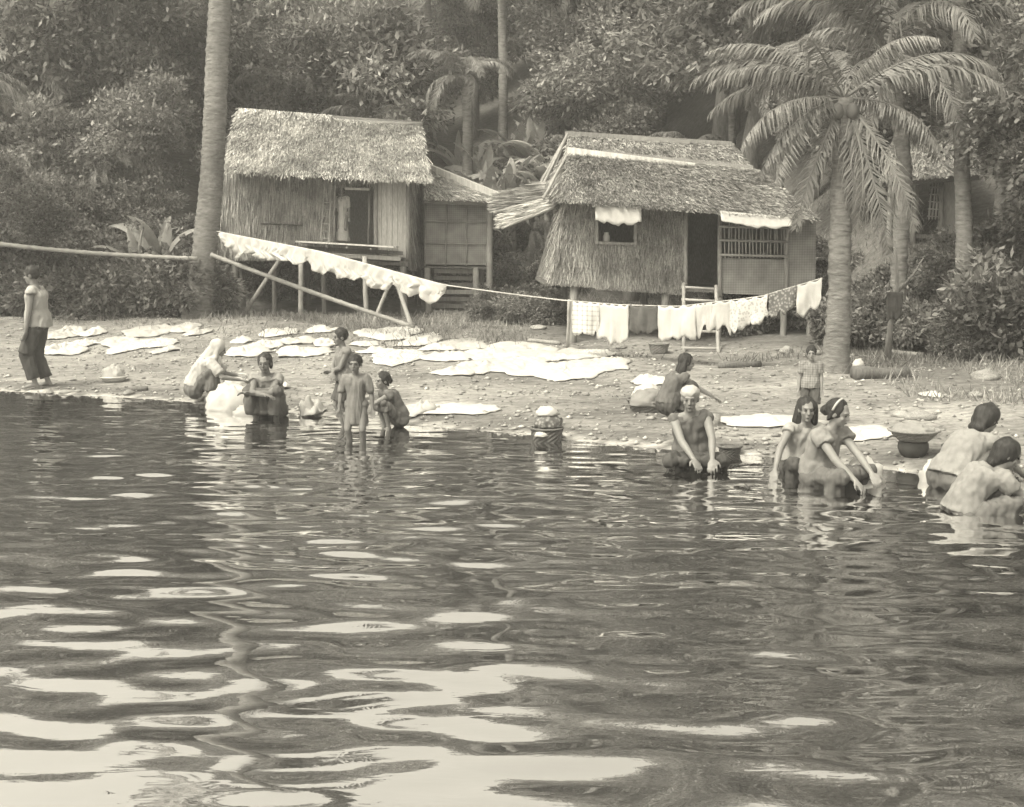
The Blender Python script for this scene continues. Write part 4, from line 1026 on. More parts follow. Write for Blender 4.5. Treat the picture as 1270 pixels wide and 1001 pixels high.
    for it in outfit:
        k, mat = it[0], it[1]; c = MB()
        if k in ('shirt', 'vest', 'bodice'):
            lo = it[2] if len(it) > 2 else 0.0; ex = .026
            for s in SIDES: c.tube([pel + sp * lo + rt * .045 * s, waist.lerp(pel, .4) + rt * .04 * s, waist + rt * .035 * s, ch + rt * .05 * s, ch + sp * .06 + rt * .05 * s], [.125 + ex, .115 + ex, .10 + ex, .10 + ex, .075 + ex], 16)
            c.cap(ch, nb - sp * .075, .105 + ex * .6, .075 + ex * .5, 14)
            for s in SIDES:
                if k != 'bodice': c.cap(pel + sp * .385 + rt * .07 * s, sh[s], .066 + ex * .4, .056 + ex * .5)
                if k == 'shirt': sl = it[3] if len(it) > 3 else .55; c.tube([sh[s] - (el[s] - sh[s]) * .12, sh[s], sh[s].lerp(el[s], min(1, sl) * .5), sh[s].lerp(el[s], min(1, sl))], [.04, .058 + ex * .7, .056 + ex * .7, .055 + ex * .7], 12)
                if k == 'shirt' and len(it) > 3 and it[3] > 1: c.cap(el[s], el[s].lerp(wr[s], it[3] - 1), .05 + ex * .6, .045 + ex * .5)
            cloth('shirt' if k != 'bodice' else 'bodice', c, mat)
        elif k == 'skirt':                        # wrapped over bent legs
            dn = it[2] if len(it) > 2 else .4
            c.cap(hip[-1], hip[1], .125, .125, 14); c.cap(pel, waist, .128, .108, 14)
            for s in SIDES: c.cap(hip[s], kn[s], .105, .078, 12); c.tube([kn[s].lerp(hip[s], .1), kn[s].lerp(ank[s], dn * .5), kn[s].lerp(ank[s], dn)], [.07, .088, .10], 14)
            km = (kn[-1] + kn[1]) / 2; c.cap(pel, km, .10, .055, 12); c.cap(km, km.lerp((ank[-1] + ank[1]) / 2, dn * .9), .055, .05)
            c.cap(kn[-1], kn[1], .05, .05); c.cap(kn[-1].lerp(hip[-1], .4), kn[1].lerp(hip[1], .4), .07, .07)
            c.cap(kn[-1].lerp(ank[-1], dn), kn[1].lerp(ank[1], dn), .055, .055)
            cloth('skirt', c, mat, amp=.024)
        elif k == 'shorts':
            dn = it[2] if len(it) > 2 else .75
            c.cap(hip[-1], hip[1], .108, .108, 12); c.cap(pel, pel + sp * .12, .118, .112, 14)
            for s in SIDES: c.tube([hip[s], hip[s].lerp(kn[s], min(1, dn) * .5), hip[s].lerp(kn[s], min(1, dn))], [.105, .10, .10], 14)
            if dn > 1:
                for s in SIDES: c.tube([kn[s].lerp(hip[s], .15), kn[s], kn[s].lerp(ank[s], dn - 1)], [.09, .085, .08], 14)
            cloth('shorts' if dn <= 1 else 'trousers', c, mat, amp=.014)
        elif k == 'gown':                         # straight dress to the ankles or knees
            z1 = it[2]; top = pel + sp * .30
            n = 9; P_ = []; r_ = []
            for i in range(n):
                t = i / (n - 1); p = top.lerp(Vector((pel.x, pel.y, z1)), t); P_.append(p); r_.append(.12 + (.085 if z1 < .3 else .045) * t ** 1.3)
            c.tube(P_, r_, 20)
            for s in SIDES: c.cap(waist + rt * .03 * s, ch + rt * .05 * s, .11, .116, 14); c.cap(pel + sp * .385 + rt * .07 * s, sh[s], .068, .062); c.cap(sh[s], sh[s].lerp(el[s], .8), .064, .06)
            cloth('dress', c, mat, amp=.02, freq=(16, 16, 2))
    c = MB()
    hh = lambda x, y, z: hp_(x, y, z)
    def dome(ex=.012, dy=-.022, dz=.03, fz=1.0): c.ell(hh(0, dy, dz), ((.078 + ex) * hs, (.088 + ex) * hs, (.086 + ex) * fz * hs), rot, 16, 12)
    if hair == 'short': dome(.01, -.016, .036); me = fuse(c, .009, 2); displace(me, .008, 30, seed); link('hair', me, 'hair', e)
    elif hair in ('bun', 'band'):
        dome(.012, -.026, .034); c.ell(hh(0, -.118, -.01), (.05, .045, .05), rot); c.cap(hh(-.07, -.02, .0), hh(-.06, -.05, -.06), .025, .02); c.cap(hh(.07, -.02, .0), hh(.06, -.05, -.06), .025, .02)
        me = fuse(c, .009, 2); displace(me, .008, 28, seed); link('hair', me, 'hair', e)
        if hair == 'band':
            q = MB(); pts = [hh(.098 * math.cos(a), -.02 + .012 * math.sin(a), .030 + .099 * max(0, math.sin(a))) for a in [math.pi * i / 12 for i in range(13)]]
            q.tube(pts, .011, 8).build('hair_band', 'cloth_offwhite', e, True)
    elif hair == 'long':
        dome(.012)
        for s in (-1, -.5, 0, .5, 1): c.cap(hh(.062 * s, -.055 + .03 * abs(s), .02), hh(.085 * s, -.085 + .05 * abs(s), -.11), .042, .045); c.cap(hh(.085 * s, -.085 + .05 * abs(s), -.11), hh(.085 * s, -.10 + .06 * abs(s), -.21), .045, .026)
        me = fuse(c, .009, 2); displace(me, .012, (24, 24, 7), seed); link('hair', me, 'hair', e)
    elif hair == 'bob':
        dome(.022); c.ell(hh(0, -.06, -.03), (.092, .07, .095), rot); c.ell(hh(0, -.085, -.10), (.08, .045, .05), rot)
        me = fuse(c, .009, 2); displace(me, .012, (24, 24, 7), seed); link('hair', me, 'hair', e)
    elif hair == 'scarf':
        dome(.02, -.02, .03); c.cap(hh(0, -.05, -.02), pel + sp * .42 + back * .06, .085, .10)
        for s in SIDES: c.cap(hh(.075 * s, .0, -.0), hh(.07 * s, .01, -.12), .03, .034)
        for s in SIDES: c.cap(hh(.07 * s, .01, -.12), sh[s] + back * .01, .036, .062)
        cloth('headscarf', c, 'cloth_white', .01, .008)
        q = MB(); q.cap(hh(.045, .06, -.10), hh(.05, .09, -.36), .026, .042); me = fuse(q, .01, 2); displace(me, .012, (20, 20, 4), seed); link('headscarf', me, 'cloth_white', e)
    elif hair == 'wrap':
        c.ell(hh(0, -.015, .058), (.09, .103, .062), rot, 16, 10); c.ell(hh(.02, -.10, .05), (.04, .035, .03), rot); cloth('head_wrap', c, 'cloth_offwhite', .009, .009, (18, 18, 26))
        q = MB(); q.ell(hh(0, -.035, .0), (.082, .08, .07), rot); me = fuse(q, .009, 2); link('hair', me, 'hair', e)
    return e, J
def squat(lean=38, pel=(0, -.17, .20), wr=((-.12, .42, .28), (.12, .42, .28)), **k):
    d = dict(pel=pel, lean=lean, bend=.035, ank=((-.12, .02, .07), (.12, .02, .07)), kh=((-.35, 1, 1.2), (.35, 1, 1.2)), wr=wr, eh=((-1, -.3, -.6), (1, -.3, -.6)), hpitch=18, toe=18)
    d.update(k); return d
def at_water(px, py, z=-.06):
    p = wp(px, py, 0); return Vector((p.x, p.y, z))


person('man in pale vest and dark trousers standing at the far left edge', gp(52, 481), 92, 1.11, dict(lean=2, wr=((-.22, .10, .66), (.21, .12, .70)), hyaw=-5, ank=((-.09, .05, .07), (.1, -.05, .07))), [('shirt', 'cloth_offwhite', -.06, .15), ('shorts', 'cloth_dark', 1.85)], 'short', 'skin_dark')
person('woman in white headscarf squatting over the white laundry heap', gp(258, 498), -82, .98, squat(34, wr=((-.06, .40, .34), (.12, .42, .30)), hpitch=20), [('shirt', 'cloth_offwhite', 0, .8), ('skirt', 'cloth_mid', .75)], 'scarf')
person('woman in grey dress crouching in the shallows with arms crossed on knees', at_water(331, 519, -.10), 172, 1.0, squat(20, wr=((.10, .26, .44), (-.10, .30, .42)), hpitch=6, hyaw=6, eh=((-1, .2, -.5), (1, .2, -.5))), [('shirt', 'cloth_grey', 0, .3), ('skirt', 'cloth_mid', .7)], 'bun', 'skin_dark')
person('taller child standing behind the small child, looking left', at_water(430, 530, -.08), 118, .77, dict(lean=4, wr=((.08, .2, .95), (-.06, .22, .92)), eh=((-1, .2, -.8), (1, .2, -.8)), hyaw=-5, head=1.1), [('vest', 'cloth_tan', -.03), ('shorts', 'cloth_dark', .85)], 'short', 'skin_dark')
person('small child standing in front in the water, facing the camera', at_water(443, 546, -.17), 174, .68, dict(lean=2, wr=((-.26, .06, .66), (.25, .10, .64)), head=1.22, wide=1.1, hpitch=4), [('gown', 'cloth_tan', .52)], 'short', 'skin_dark')
person('child squatting beside the two standing children facing left', at_water(481, 530, -.04), 112, .76, squat(26, wr=((-.04, .40, .48), (.10, .44, .46)), hpitch=4, hyaw=15, head=1.1, eh=((-1, .2, -.5), (1, .2, -.5))), [('shirt', 'cloth_mid', 0, .3), ('skirt', 'cloth_mid', .3)], 'bun')
person('long haired woman in dark dress squatting by a basket of washing', gp(842, 519), -82, .86, squat(26, hpitch=12, hyaw=-8, wr=((-.12, .44, .30), (.10, .46, .28))), [('shirt', 'cloth_mid', 0, .2), ('skirt', 'cloth_dark', .85)], 'long')
person('woman in pale head wrap washing in the shallows facing the camera', at_water(860, 579, -.32), 178, 1.02, squat(12, wr=((-.14, .36, .36), (.0, .42, .36)), hpitch=10, hyaw=-10, side=4, twist=8, pel=(0, -.17, .36), eh=((-1, .1, -.4), (1, .1, -.4)), kh=((-.5, 1, 1.0), (.5, 1, 1.0))), [('vest', 'cloth_mid', 0), ('skirt', 'cloth_dark', .8)], 'wrap')
person('child in striped shirt standing behind the washing women', gp(1003, 531), 168, .57, dict(lean=3, head=1.18, wr=((-.22, .08, .70), (.22, .1, .72))), [('shirt', 'stripe', -.05, .7), ('shorts', 'cloth_dark', .9)], 'short')
person('long haired girl reaching one hand into the water', at_water(1000, 590, -.24), 186, .92, squat(12, pel=(0, -.17, .32), wr=((-.14, .32, .48), (.44, .26, .27)), hpitch=4, hyaw=-8, head=1.05, eh=((-1, .1, -.6), (1, -.2, -.2))), [('shirt', 'cloth_grey', .05, .2), ('skirt', 'cloth_dark', .8)], 'long')
person('woman with hair band kneeling in the water scrubbing white cloth', at_water(1034, 602, -.28), -142, 1.0, squat(16, pel=(0, -.17, .34), wr=((-.02, .48, .33), (.14, .42, .30)), hpitch=16, hyaw=14, eh=((-1, -.1, -.5), (1, -.1, -.5))), [('shirt', 'cloth_grey', 0, .4), ('skirt', 'cloth_mid', .8)], 'band')
person('dark haired woman in pale blouse bending with her back turned', at_water(1196, 604, -.15), -62, 1.05, squat(44, wr=((-.10, .55, .20), (.14, .58, .18)), hpitch=26, pel=(0, -.17, .24)), [('shirt', 'cloth_grey', -.02, .9), ('skirt', 'cloth_mid', .6)], 'bob')
person('woman in pale wet blouse bent low over the water at the right edge', at_water(1216, 632, -.32), -84, .98, squat(40, wr=((-.02, .56, .30), (.2, .50, .28)), hpitch=22, hyaw=-20, pel=(0, -.17, .30), bend=.06), [('shirt', 'cloth_grey', 0, .5), ('skirt', 'cloth_mid', .6)], 'bob')
p = at(425, 303, 28.16)
person('person in long pale dress standing in the left hut doorway', p, 176, .84, dict(lean=2, wr=((-.2, .05, .74), (.2, .05, .74)), hyaw=10), [('gown', 'cloth_offwhite', .1)], 'bun', 'skin_dark')

# ================================================================== LAUNDRY, BASKETS, STONES
def ground_cloth(px, py, wpx, hpx, mat='cloth_white', label=None, group=None, hgt=.05, seed=None, name='spread_cloth', rot=None):
    c = gp(px, py); sd = rng.random() * 100 if seed is None else seed
    s = FPX / c.y; rx = wpx / s / 2; ry = max(.12, hpx * c.y / max(60, py - 300) / 2)
    ry = min(ry, rx * 1.6)
    g = random.Random(int(sd * 1000)); kc = g.randrange(5, 9); ca = sorted((2 * math.pi * (i + g.uniform(-.28, .28)) / kc) for i in range(kc)); cr_ = [g.uniform(.72, 1.22) for _ in range(kc)]
    def poly(a):                                 # straight-edged outline of a dropped garment
        for i in range(kc):
            a1, r1 = ca[i], cr_[i]; a2, r2 = ca[(i + 1) % kc], cr_[(i + 1) % kc]
            if i == kc - 1: a2 += 2 * math.pi
            for q in (a, a + 2 * math.pi):
                if a1 <= q <= a2: return r1 * r2 * math.sin(a2 - a1) / max(1e-4, r1 * math.sin(q - a1) + r2 * math.sin(a2 - q))
        return 1.0
    nr, ns = 12, 48; V = []; F = []; a0 = rng.uniform(-.25, .25) if rot is None else rot
    for j in range(nr + 1):
        t = j / nr
        for i in range(ns):
            a = 2 * math.pi * i / ns
            lob = poly(a) * (1 + .10 * noise.noise((math.cos(a) * 4, math.sin(a) * 4, sd)) + .12 * noise.noise((math.cos(a) * 12, math.sin(a) * 12, sd)))
            x, y = math.cos(a) * rx * lob * t, math.sin(a) * ry * lob * t
            x, y = x * math.cos(a0) - y * math.sin(a0), x * math.sin(a0) + y * math.cos(a0)
            X, Y = c.x + x, c.y + y
            fold = abs(noise.noise((X * 3.6 + sd, Y * 2.6, 1))) * 1.3 + .9 * abs(noise.noise((X * 9 + sd, Y * 7, 2))) + .5 * abs(noise.noise((X * 19 + sd, Y * 16, 3)))
            z = H(X, Y) + .008 + hgt * (1 - t ** 4) * (.1 + 1.0 * fold) + hgt * .7 * fold * (1 - t * .4)
            V.append((x, y, z - c.z))
    for j in range(nr):
        for i in range(ns):
            i2 = (i + 1) % ns; F.append((j * ns + i, j * ns + i2, (j + 1) * ns + i2, (j + 1) * ns + i))
    me = bpy.data.meshes.new(name); me.from_pydata(V, [], F); me.update(); shade_smooth(me)
    o = link(name, me, mat, loc=c); sm = o.modifiers.new('thickness', 'SOLIDIFY'); sm.thickness = .005
    return tag(o, label, 'laundry', group)
def mound(name, label, c, r, hgt, mat, seed, cat='laundry', amp=.35, freq=5.0, parent=None):
    mb = MB(); mb.ell((0, 0, 0), (1, 1, 1), u=30, v=18); me = mb.mesh(name)
    co = []
    for v in me.vertices:
        p = v.co; n = abs(noise.noise((p.x * freq * .5 + seed, p.y * freq * .5, p.z * freq * .5))) + .5 * abs(noise.noise((p.x * freq + seed, p.y * freq, p.z * freq)))
        k = .8 + amp * n
        z = p.z if p.z > 0 else p.z * .25
        co += [p.x * r[0] * k, p.y * r[1] * k, z * hgt * k]
    me.vertices.foreach_set('co', co); me.update(); shade_smooth(me)
    o = link(name, me, mat, parent, loc=c)
    return tag(o, label, cat) if parent is None else o
CL = 'cloth drying'
sets = [('washed cloth spread on the bank at the far left edge', 'laundry at the far left', [(72, 418, 44, 12), (100, 427, 46, 12), (78, 436, 52, 12), (116, 414, 30, 8), (92, 411, 26, 6)], .075),
        ('washed cloth spread on the bank below the thick palm', 'laundry below the thick palm', [(152, 424, 56, 14), (188, 426, 58, 12), (206, 435, 34, 7), (188, 412, 52, 9), (160, 433, 44, 7), (228, 408, 36, 8), (246, 414, 30, 8)], .055),
        ('washed cloth spread behind the two crouching women on the left', 'laundry behind the crouching women', [(304, 437, 56, 12), (344, 414, 46, 18), (366, 424, 44, 14), (374, 438, 60, 10), (330, 428, 40, 9), (298, 424, 28, 7), (404, 428, 34, 9), (398, 411, 38, 10)], .065),
        ('washed cloth spread on the bank in front of the left hut stilts', 'laundry in front of the left hut', [(478, 417, 66, 14), (472, 437, 54, 14), (520, 424, 60, 12), (546, 433, 46, 10), (496, 444, 52, 8), (452, 428, 36, 10), (500, 412, 40, 7)], .06),
        ('white cloth in the broad sheet of laundry between the huts', 'laundry between the huts', [(574, 430, 60, 12), (612, 440, 72, 14), (652, 436, 82, 12), (694, 443, 84, 12), (598, 455, 84, 13), (652, 458, 92, 12), (702, 462, 92, 13), (742, 452, 62, 13), (640, 447, 70, 8), (560, 444, 60, 9), (728, 441, 60, 8), (566, 461, 56, 7)], .05)]
for lab, grp, items, hg in sets:
    for (px, py, w, hh) in items:
        ground_cloth(px, py, w * 1.25, hh * 1.35, rng.choice(['cloth_white', 'cloth_white', 'cloth_offwhite', 'cloth_offwhite', 'print_pale']), lab, grp, hg * .75)
ground_cloth(560, 508, 160, 12, 'cloth_white', 'long white sheet on the mud right of the three children', None, .03, 3, rot=-.12)
ground_cloth(520, 511, 46, 12, 'cloth_offwhite', 'crumpled cloth on the left end of the long white sheet', None, .09)
ground_cloth(388, 512, 44, 14, 'cloth_offwhite', 'crumpled pale cloth at the waterline left of the children', None, .10)
ground_cloth(805, 474, 52, 7, 'cloth_white', 'white cloth on the mud behind the basket of washing', None, .05)
ground_cloth(962, 524, 150, 17, 'cloth_white', 'long white sheet spread left of the striped shirt child', None, .025, 5, rot=-.08)
ground_cloth(1068, 538, 105, 17, 'cloth_white', 'white sheet spread beside the woven tray', None, .025, 8, rot=-.12)
ground_cloth(1157, 491, 34, 9, 'cloth_white', 'small white cloth dropped on the right bank', None, .025)
ground_cloth(352, 482, 20, 12, 'cloth_white', 'small white cloth beside the crouching woman in grey', None, .08)
p = at_water(288, 507, -.02); mound('laundry_heap', 'large white heap of wet laundry between the two crouching women', p, (.36, .30, 0), .34, 'cloth_white', 3)
p = at_water(312, 514, -.02); mound('laundry_heap', 'low pale laundry heap beside the crouching woman in grey', p, (.24, .16, 0), .16, 'cloth_offwhite', 9)
p = gp(296, 476); mound('laundry_heap', 'small white bundle behind the large wet heap', p, (.22, .16, 0), .16, 'cloth_white', 12)
p = at_water(1070, 598, -.03); mound('laundry_heap', 'white soaped cloth heap by the scrubbing woman', p, (.20, .16, 0), .27, 'cloth_white', 21)
p = at_water(1052, 602, -.01); mound('laundry_heap', 'flat wet cloth floating before the scrubbing woman', p, (.30, .14, 0), .045, 'cloth_white', 23)
p = at_water(1158, 596, -.03); mound('laundry_heap', 'white cloth heap beside the woman with her back turned', p, (.14, .14, 0), .22, 'cloth_white', 25)
p = at_water(872, 578, -.01); mound('laundry_heap', 'wet cloth under the hands of the head wrap woman', p, (.22, .12, 0), .07, 'cloth_offwhite', 27)

# --- baskets and bowls
def rim_basket(name, label, c, r0, r1, hgt, mat, ribs=22, cat='basket', content=None, seed=1, squash=1.0, scallop=0.0):
    e = empty(name, c, rng.uniform(0, 3), label, cat)
    b = MB(); n = 7; seg = 28; prof = [(r0 + (r1 - r0) * (i / n) ** .8, hgt * i / n) for i in range(n + 1)]
    vs = []; fs = []
    for i, (r, z) in enumerate(prof):
        for k in range(seg):
            a = 2 * math.pi * k / seg; w = 1 + (.025 if (k + i) % 2 else -.025) + scallop * (i / n) ** 2 * math.sin(k * 2 * math.pi / seg * 14)
            vs.append((math.cos(a) * r * w, math.sin(a) * r * w * squash, z))
    m = len(prof)
    for i, (r, z) in enumerate(reversed(prof)):
        for k in range(seg):
            a = 2 * math.pi * k / seg; vs.append((math.cos(a) * (r - .015), math.sin(a) * (r - .015) * squash, z + (.012 if i == m - 1 else 0)))
    for i in range(2 * m - 1):
        for k in range(seg): fs.append((i * seg + k, i * seg + (k + 1) % seg, (i + 1) * seg + (k + 1) % seg, (i + 1) * seg + k))
    fs.append(tuple(reversed(range(seg)))); fs.append(tuple((2 * m - 1) * seg + k for k in range(seg)))
    b.add(vs, fs); b.build('bowl', mat, e)
    ring = MB(); ring.tube([(math.cos(a) * r1, math.sin(a) * r1 * squash, hgt) for a in [2 * math.pi * i / 24 for i in range(25)]], .014, 6, False); ring.build('rim', mat, e, True)
    if content: content(e, r1, hgt)
    return e
def filled(mat, k, seed):
    return lambda e, r, h_: mound('bundle', None, (0, 0, h_ * .75), (r * .9, r * .9, 0), k, mat, seed, parent=e)
rim_basket('wash_basin', 'white bundle heaped in a shallow basin on the left shore', gp(141, 473), .13, .20, .07, 'enamel', content=filled('cloth_white', .19, 5), cat='basin')
rim_basket('basket', 'basket of mixed washing beside the dark dress woman', gp(806, 510), .24, .30, .13, 'basket_dark', content=filled('cloth_grey', .18, 7), squash=.7)
mound('laundry_heap', 'pale cloths piled on the basket of mixed washing', gp(803, 506, .16), (.20, .15, 0), .14, 'cloth_offwhite', 33)
rim_basket('basket', 'small dark basket at the waterline right of the head wrap woman', at_water(905, 563, -.02), .09, .115, .10, 'basket_dark', content=filled('cloth_mid', .03, 8))
c = gp(1132, 566)
pot = MB(); pot.tube([(0, 0, -.02), (0, 0, .02), (0, 0, .08), (0, 0, .13), (0, 0, .155)], [.08, .12, .145, .14, .12], 18)
tag(pot.build('clay_pot', 'clay_dark', None, True, loc=c), 'dark round pot carrying the woven tray on the right shore', 'pot')
rim_basket('woven_tray', 'scalloped woven tray of clothes resting on the dark pot', c + Vector((0, 0, .155)), .14, .235, .10, 'basket', content=filled('cloth_grey', .10, 9), cat='tray', scallop=.05)
rim_basket('basket', 'round basket standing under the right hut by the ladder', gp(817, 438), .13, .17, .16, 'basket', content=filled('cloth_mid', .05, 10))
# the tall pile at the waterline in the middle: basket, dark washing and a folded white cloth on top
c = at_water(678, 547, -.02)
rim_basket('basket', 'dark basket of washing at the waterline in the middle', c, .15, .17, .16, 'basket_dark', content=filled('cloth_dark', .14, 14))
mound('laundry_heap', 'dark and grey washing piled above the waterline basket', c + Vector((.01, 0, .19)), (.17, .15, 0), .15, 'print_dark', 15)
mound('folded_cloth', 'white folded cloth on top of the waterline pile', c + Vector((0, 0, .31)), (.14, .12, 0), .10, 'cloth_white', 16, amp=.15)
mound('laundry_heap', 'small white cloth tucked low into the waterline pile', c + Vector((-.06, -.15, .10)), (.08, .05, 0), .05, 'cloth_white', 17)
can = MB(); can.tube([(0, 0, 0), (0, 0, .005), (0, 0, .13), (0, 0, .131), (0, 0, .02)], [.045, .05, .05, .045, .04], 14); can.build('tin_can', 'basket', None, True, loc=gp(888, 528))
tag(bpy.data.objects['tin_can'], 'small can standing on the mud beside the head wrap woman', 'can')
# --- stones and sticks
def rock_mesh(seed):
    mb = MB(); mb.ell((0, 0, 0), (1, 1, 1), u=14, v=9); me = mb.mesh('rock'); displace(me, .35, 1.3, seed); displace(me, .15, 3.5, seed + 3); shade_smooth(me); me.materials.append(MT['rock']); return me
ROCKS = [rock_mesh(s) for s in (1.0, 7.3, 13.9)]
for px, py, r, sq, lab in ((1141, 520, .13, .55, 'rounded pale stone on the right shore behind the woven tray'), (1118, 517, .09, .5, 'smaller pale stone left of the rounded stone on the right shore'), (1210, 492, .08, .6, 'small stone near the right edge'),
                       (62, 488, .05, .6, 'small stone at the left waterline corner'), (80, 488, .06, .5, 'dark flat stone at the left waterline'), (97, 486, .05, .4, 'flat pale stone at the left waterline'), (160, 489, .075, .6, 'white stone at the waterline below the basin bundle'),
                       (640, 400, .16, .6, 'stone in the gap between the huts'), (668, 408, .13, .5, 'stone below the left corner of the right hut'), (655, 392, .10, .6, 'pale stone lying under the shrubs between the huts'), (770, 432, .10, .5, 'stone under the right hut front'), (975, 437, .12, .6, 'stone under the balcony of the right hut'),
                       (1010, 440, .1, .6, 'stone beside the foot of the drooping palm'), (505, 548, .06, .5, 'small stone in the shallows right of the children'), (705, 519, .04, .5, 'pebble like stone right of the middle pile'), (733, 519, .04, .5, 'dark small stone right of the middle pile'), (1222, 470, .16, .6, 'stone in the weeds at the right edge')):
    o = link('rock', ROCKS[rng.randrange(3)], None, None, loc=gp(px, py, r * sq * .35), rot=(0, 0, rng.uniform(0, 6)), scl=(r * 1.25, r, r * sq)); tag(o, lab, 'stone')
def log(label, p, q, r, mat, name='log', cat='log'):
    p, q = gp(*p), gp(*q); c = (p + q) / 2; up = Vector((0, 0, r * .7)); pts = [p.lerp(q, i / 5) + up + Vector((0, 0, (H(*p.lerp(q, i / 5).xy) - p.lerp(q, i / 5).z))) - c for i in range(6)]
    me = MB().tube(pts, [r * rng.uniform(.8, 1.1) for _ in range(6)], 10).mesh(name); displace(me, r * .25, 5, rng.random() * 9); tag(link(name, me, mat, loc=c, smooth=True), label, cat)
log('short dark log at the waterline right of the white stone', (160, 486), (184, 484), .035, 'wood_dark')
log('dark log lying on the mud below the right hut balcony', (892, 457), (942, 455), .06, 'wood_dark')
log('thick dark log behind the drooping palm', (1058, 470), (1125, 468), .10, 'wood_dark')
mound('laundry_heap', 'small white bundle on the thick log behind the drooping palm', gp(1064, 466, .14), (.09, .07, 0), .1, 'cloth_white', 40)
log('pale plank lying on the slope behind the thick log', (1100, 440), (1145, 444), .05, 'wood_grey', 'plank', 'plank')
log('pale plank lying by the left post of the right hut', (655, 424), (695, 428), .04, 'wood_grey', 'plank', 'plank')
# --- bamboo poles lashed to the thick palm
def pole(label, p, q, r, n=10, sag=.0):
    c = (p + q) / 2; d = (q - p).normalized(); mb = MB(); pts = []; rr = []
    for i in range(n):
        for t, k in ((i / n, 1.18), (i / n + .012, 1.0), ((i + 1) / n - .012, .97)): pts.append(p.lerp(q, t) - c + Vector((0, 0, -sag * math.sin(math.pi * t)))); rr.append(r * k)
    mb.tube(pts, rr, 8); tag(mb.build('bamboo_pole', 'bamboo_dark', None, True, loc=c), label, 'pole')
pole('level bamboo pole running left from the thick palm', at(-40, 298, 26.0), at(248, 321, 26.05), .045, 14, .06)
pole('slanting bamboo pole running down from the thick palm to the bank', at(262, 316, 26.05), gp(517, 409) + Vector((0, 0, .03)), .045, 14, .03)
# thin tree with a dark garment hung on it, right of the drooping palm
b = gp(1100, 446); e = empty('young_tree', b, 0, 'thin bare young tree right of the drooping palm', 'tree')
MB().tube([(0, 0, -.1), (.03, 0, .5), (.12, .02, 1.1), (.06, 0, 1.7)], [.06, .045, .035, .02], 8).build('trunk', 'trunk', e, True)
MB().tube([(.1, .02, 1.0), (.35, .0, 1.3), (.5, .02, 1.55)], [.025, .018, .01], 6).build('branch', 'trunk', e, True)
# --- washing line between the two palms
PL = at(268, 287, 26.05); PR = Vector((PALM_R.x - .2, PALM_R.y + .02, at(1024, 345, PALM_R.y).z))
PL.y = 26.1
tz = [(0, PL.z), (.24, at(410, 312, 24.4).z), (.476, 1.33), (.60, 1.20), (.666, 1.14), (.75, 1.10), (.83, 1.11), (.93, 1.30), (1, PR.z)]
def rope(t):
    z = float(np.interp(t, [a for a, _ in tz], [c_ for _, c_ in tz])); p = PL.lerp(PR, t); return Vector((p.x, p.y, z))
def t_at(px):
    lo, hi = 0.0, 1.0
    for _ in range(40):
        m = (lo + hi) / 2; q = rope(m)
        if CX + FPX * q.x / (q.y * CT - (q.z - CAM_Z) * ST) < px: lo = m
        else: hi = m
    return lo
c = (PL + PR) / 2
tag(MB().tube([rope(i / 60) - c for i in range(61)], .011, 6).build('washing_line', 'rope', None, True, loc=c), 'thin rope stretched between the two coconut palms', 'rope')
def hang(label, px0, px1, drop, mat, seed, group=None, ragged=.15, name='hanging_cloth', nu=26, nv=10, fold=.05, over=.0):
    t0, t1 = t_at(px0), t_at(px1); base = rope((t0 + t1) / 2); dirn = (rope(t1) - rope(t0)); dirn.z = 0; dirn.normalize(); nrm = Vector((dirn.y, -dirn.x, 0)); L = (rope(t1) - rope(t0)).length
    def f(u, v):
        uu = .5 + (u - .5) * (1 - (0 if callable(drop) else .30 * v * abs(noise.noise((seed, 1, 2))) * 2)) + (0 if callable(drop) else .18 * v * noise.noise((seed, 4, 0))) + .05 * noise.noise((u * 5, v * 3, seed)) * v
        p = rope(t0 + (t1 - t0) * uu); x = u * L; top = 0 if callable(drop) else .035 * abs(math.sin(u * math.pi * (2 + int(seed) % 3)))
        dr = drop(u) if callable(drop) else drop * (1 + ragged * 1.6 * noise.noise((u * 2.3, seed, 0)) + ragged * noise.noise((x * 6, seed, 0)) + ragged * .6 * noise.noise((x * 16, seed, 3)))
        wv = fold * v ** .7 * (noise.noise((x * 6.0, v * .8, seed)) + .5 * noise.noise((x * 15, v * 1.2, seed + 4)))
        return p + nrm * (wv + .014) + Vector((0, 0, -dr * v + .012 - top * (1 - v)))
    return cloth_grid(name, f, nu, nv, mat, base, label, 'laundry', group, .006)
RAG = [(0, .12), (.03, .3), (.07, .34), (.1, .55), (.115, .40), (.16, .36), (.2, .42), (.25, .38), (.31, .34), (.36, .40), (.41, .33), (.43, .26), (.46, .42), (.5, .50), (.53, .36), (.56, .47), (.6, .40), (.65, .42), (.69, .28), (.72, .47), (.78, .42), (.80, .25), (.83, .38), (.87, .42), (.9, .30), (.94, .46), (.97, .40), (1, .05)]
def ragged_drop(u):
    return float(np.interp(u, [k[0] for k in RAG], [k[1] for k in RAG])) * .95 + .03 * noise.noise((u * 40, 5, 0))
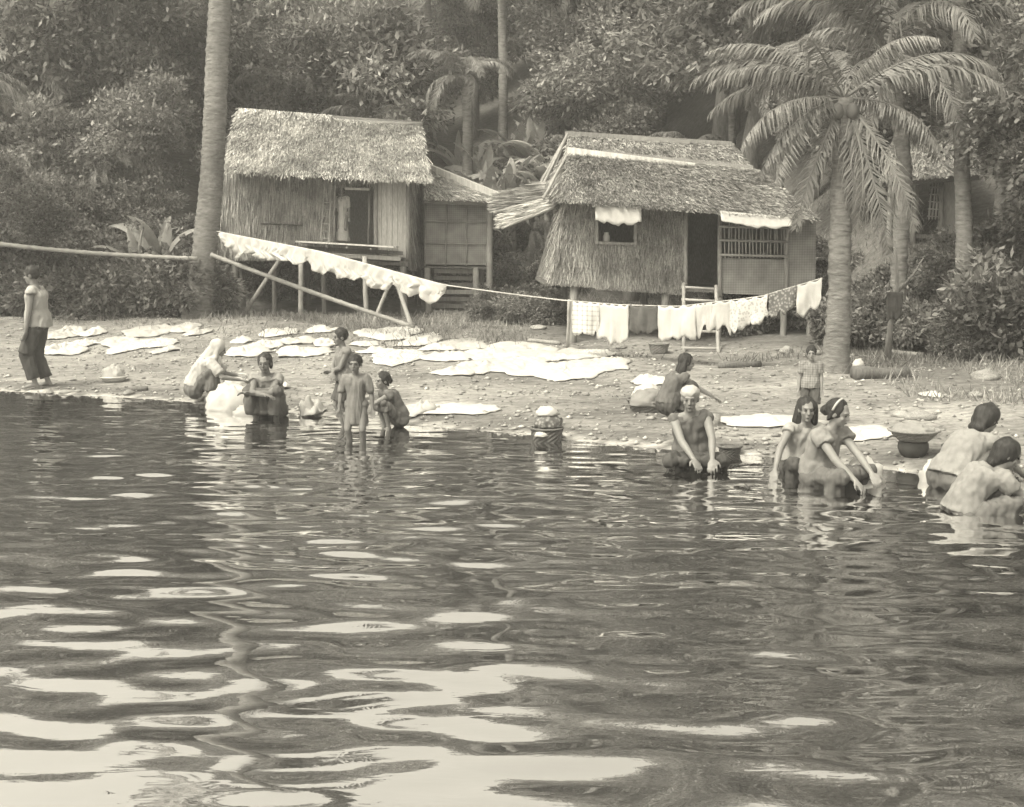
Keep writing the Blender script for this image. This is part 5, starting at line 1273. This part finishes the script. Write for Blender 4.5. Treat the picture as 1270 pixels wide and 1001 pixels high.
hang('very long white cloth with ragged lower edge on the line before the left hut', 273, 553, ragged_drop, 'cloth_white', 3, nu=220, nv=10, fold=.11, name='long_cloth')
for px0, px1, drop, mat, lab, sd in ((711, 744, .52, 'check', 'checked pale cloth at the left of the line under the right hut', 1), (741, 780, .58, 'cloth_white', 'white cloth hanging right of the checked cloth', 2), (782, 816, .42, 'cloth_dark', 'dark cloth on the line below the small window', 3),
                                     (817, 864, .52, 'cloth_white', 'large white garment on the line in front of the ladder', 4), (861, 884, .44, 'cloth_offwhite', 'short pale garment right of the large white garment', 5), (878, 908, .42, 'cloth_offwhite', 'creased pale cloth on the line below the balcony', 6),
                                     (906, 953, .40, 'print_pale', 'pale patterned cloth on the line below the balcony', 7), (954, 988, .34, 'print_dark', 'dark patterned cloth on the line near the drooping palm', 8), (990, 1026, .40, 'cloth_offwhite', 'pale cloth tied to the drooping palm end of the line', 9)):
    hang(lab, px0, px1, drop, mat, sd * 7.0, 'washing on the line under the right hut', ragged=.26, fold=.09)
q = at(1108, 362, b.y - .05)
cloth_grid('hanging_cloth', lambda u, v: q + Vector(((u - .5) * .26 * (1 - .2 * v), -.06 + .05 * noise.noise((u * 6, v * 3, 2)), -.42 * v * (1 + .2 * noise.noise((u * 5, 0, 3))))), 10, 8, 'cloth_dark', q, 'dark garment hung on the thin bare young tree', 'laundry', None, .01)

# ================================================================== HAZE
def haze():
    x0, x1, y0, y1, z0, z1 = -200, 200, -160, 340, -3.5, 75
    mb = MB().box(((x0 + x1) / 2, (y0 + y1) / 2, (z0 + z1) / 2), (x1 - x0, y1 - y0, z1 - z0))
    m, n, l = newmat('haze')
    v = n.new('ShaderNodeVolumePrincipled'); v.inputs['Color'].default_value = (1, 1, 1, 1); v.inputs['Density'].default_value = HAZE; v.inputs['Anisotropy'].default_value = .2
    o = n.new('ShaderNodeOutputMaterial'); l.new(v.outputs[0], o.inputs['Volume'])
    tag(mb.build('haze', m), 'thin pale haze lying over the river and the wooded slope', 'haze', kind='stuff')
HAZE = .0021
haze()
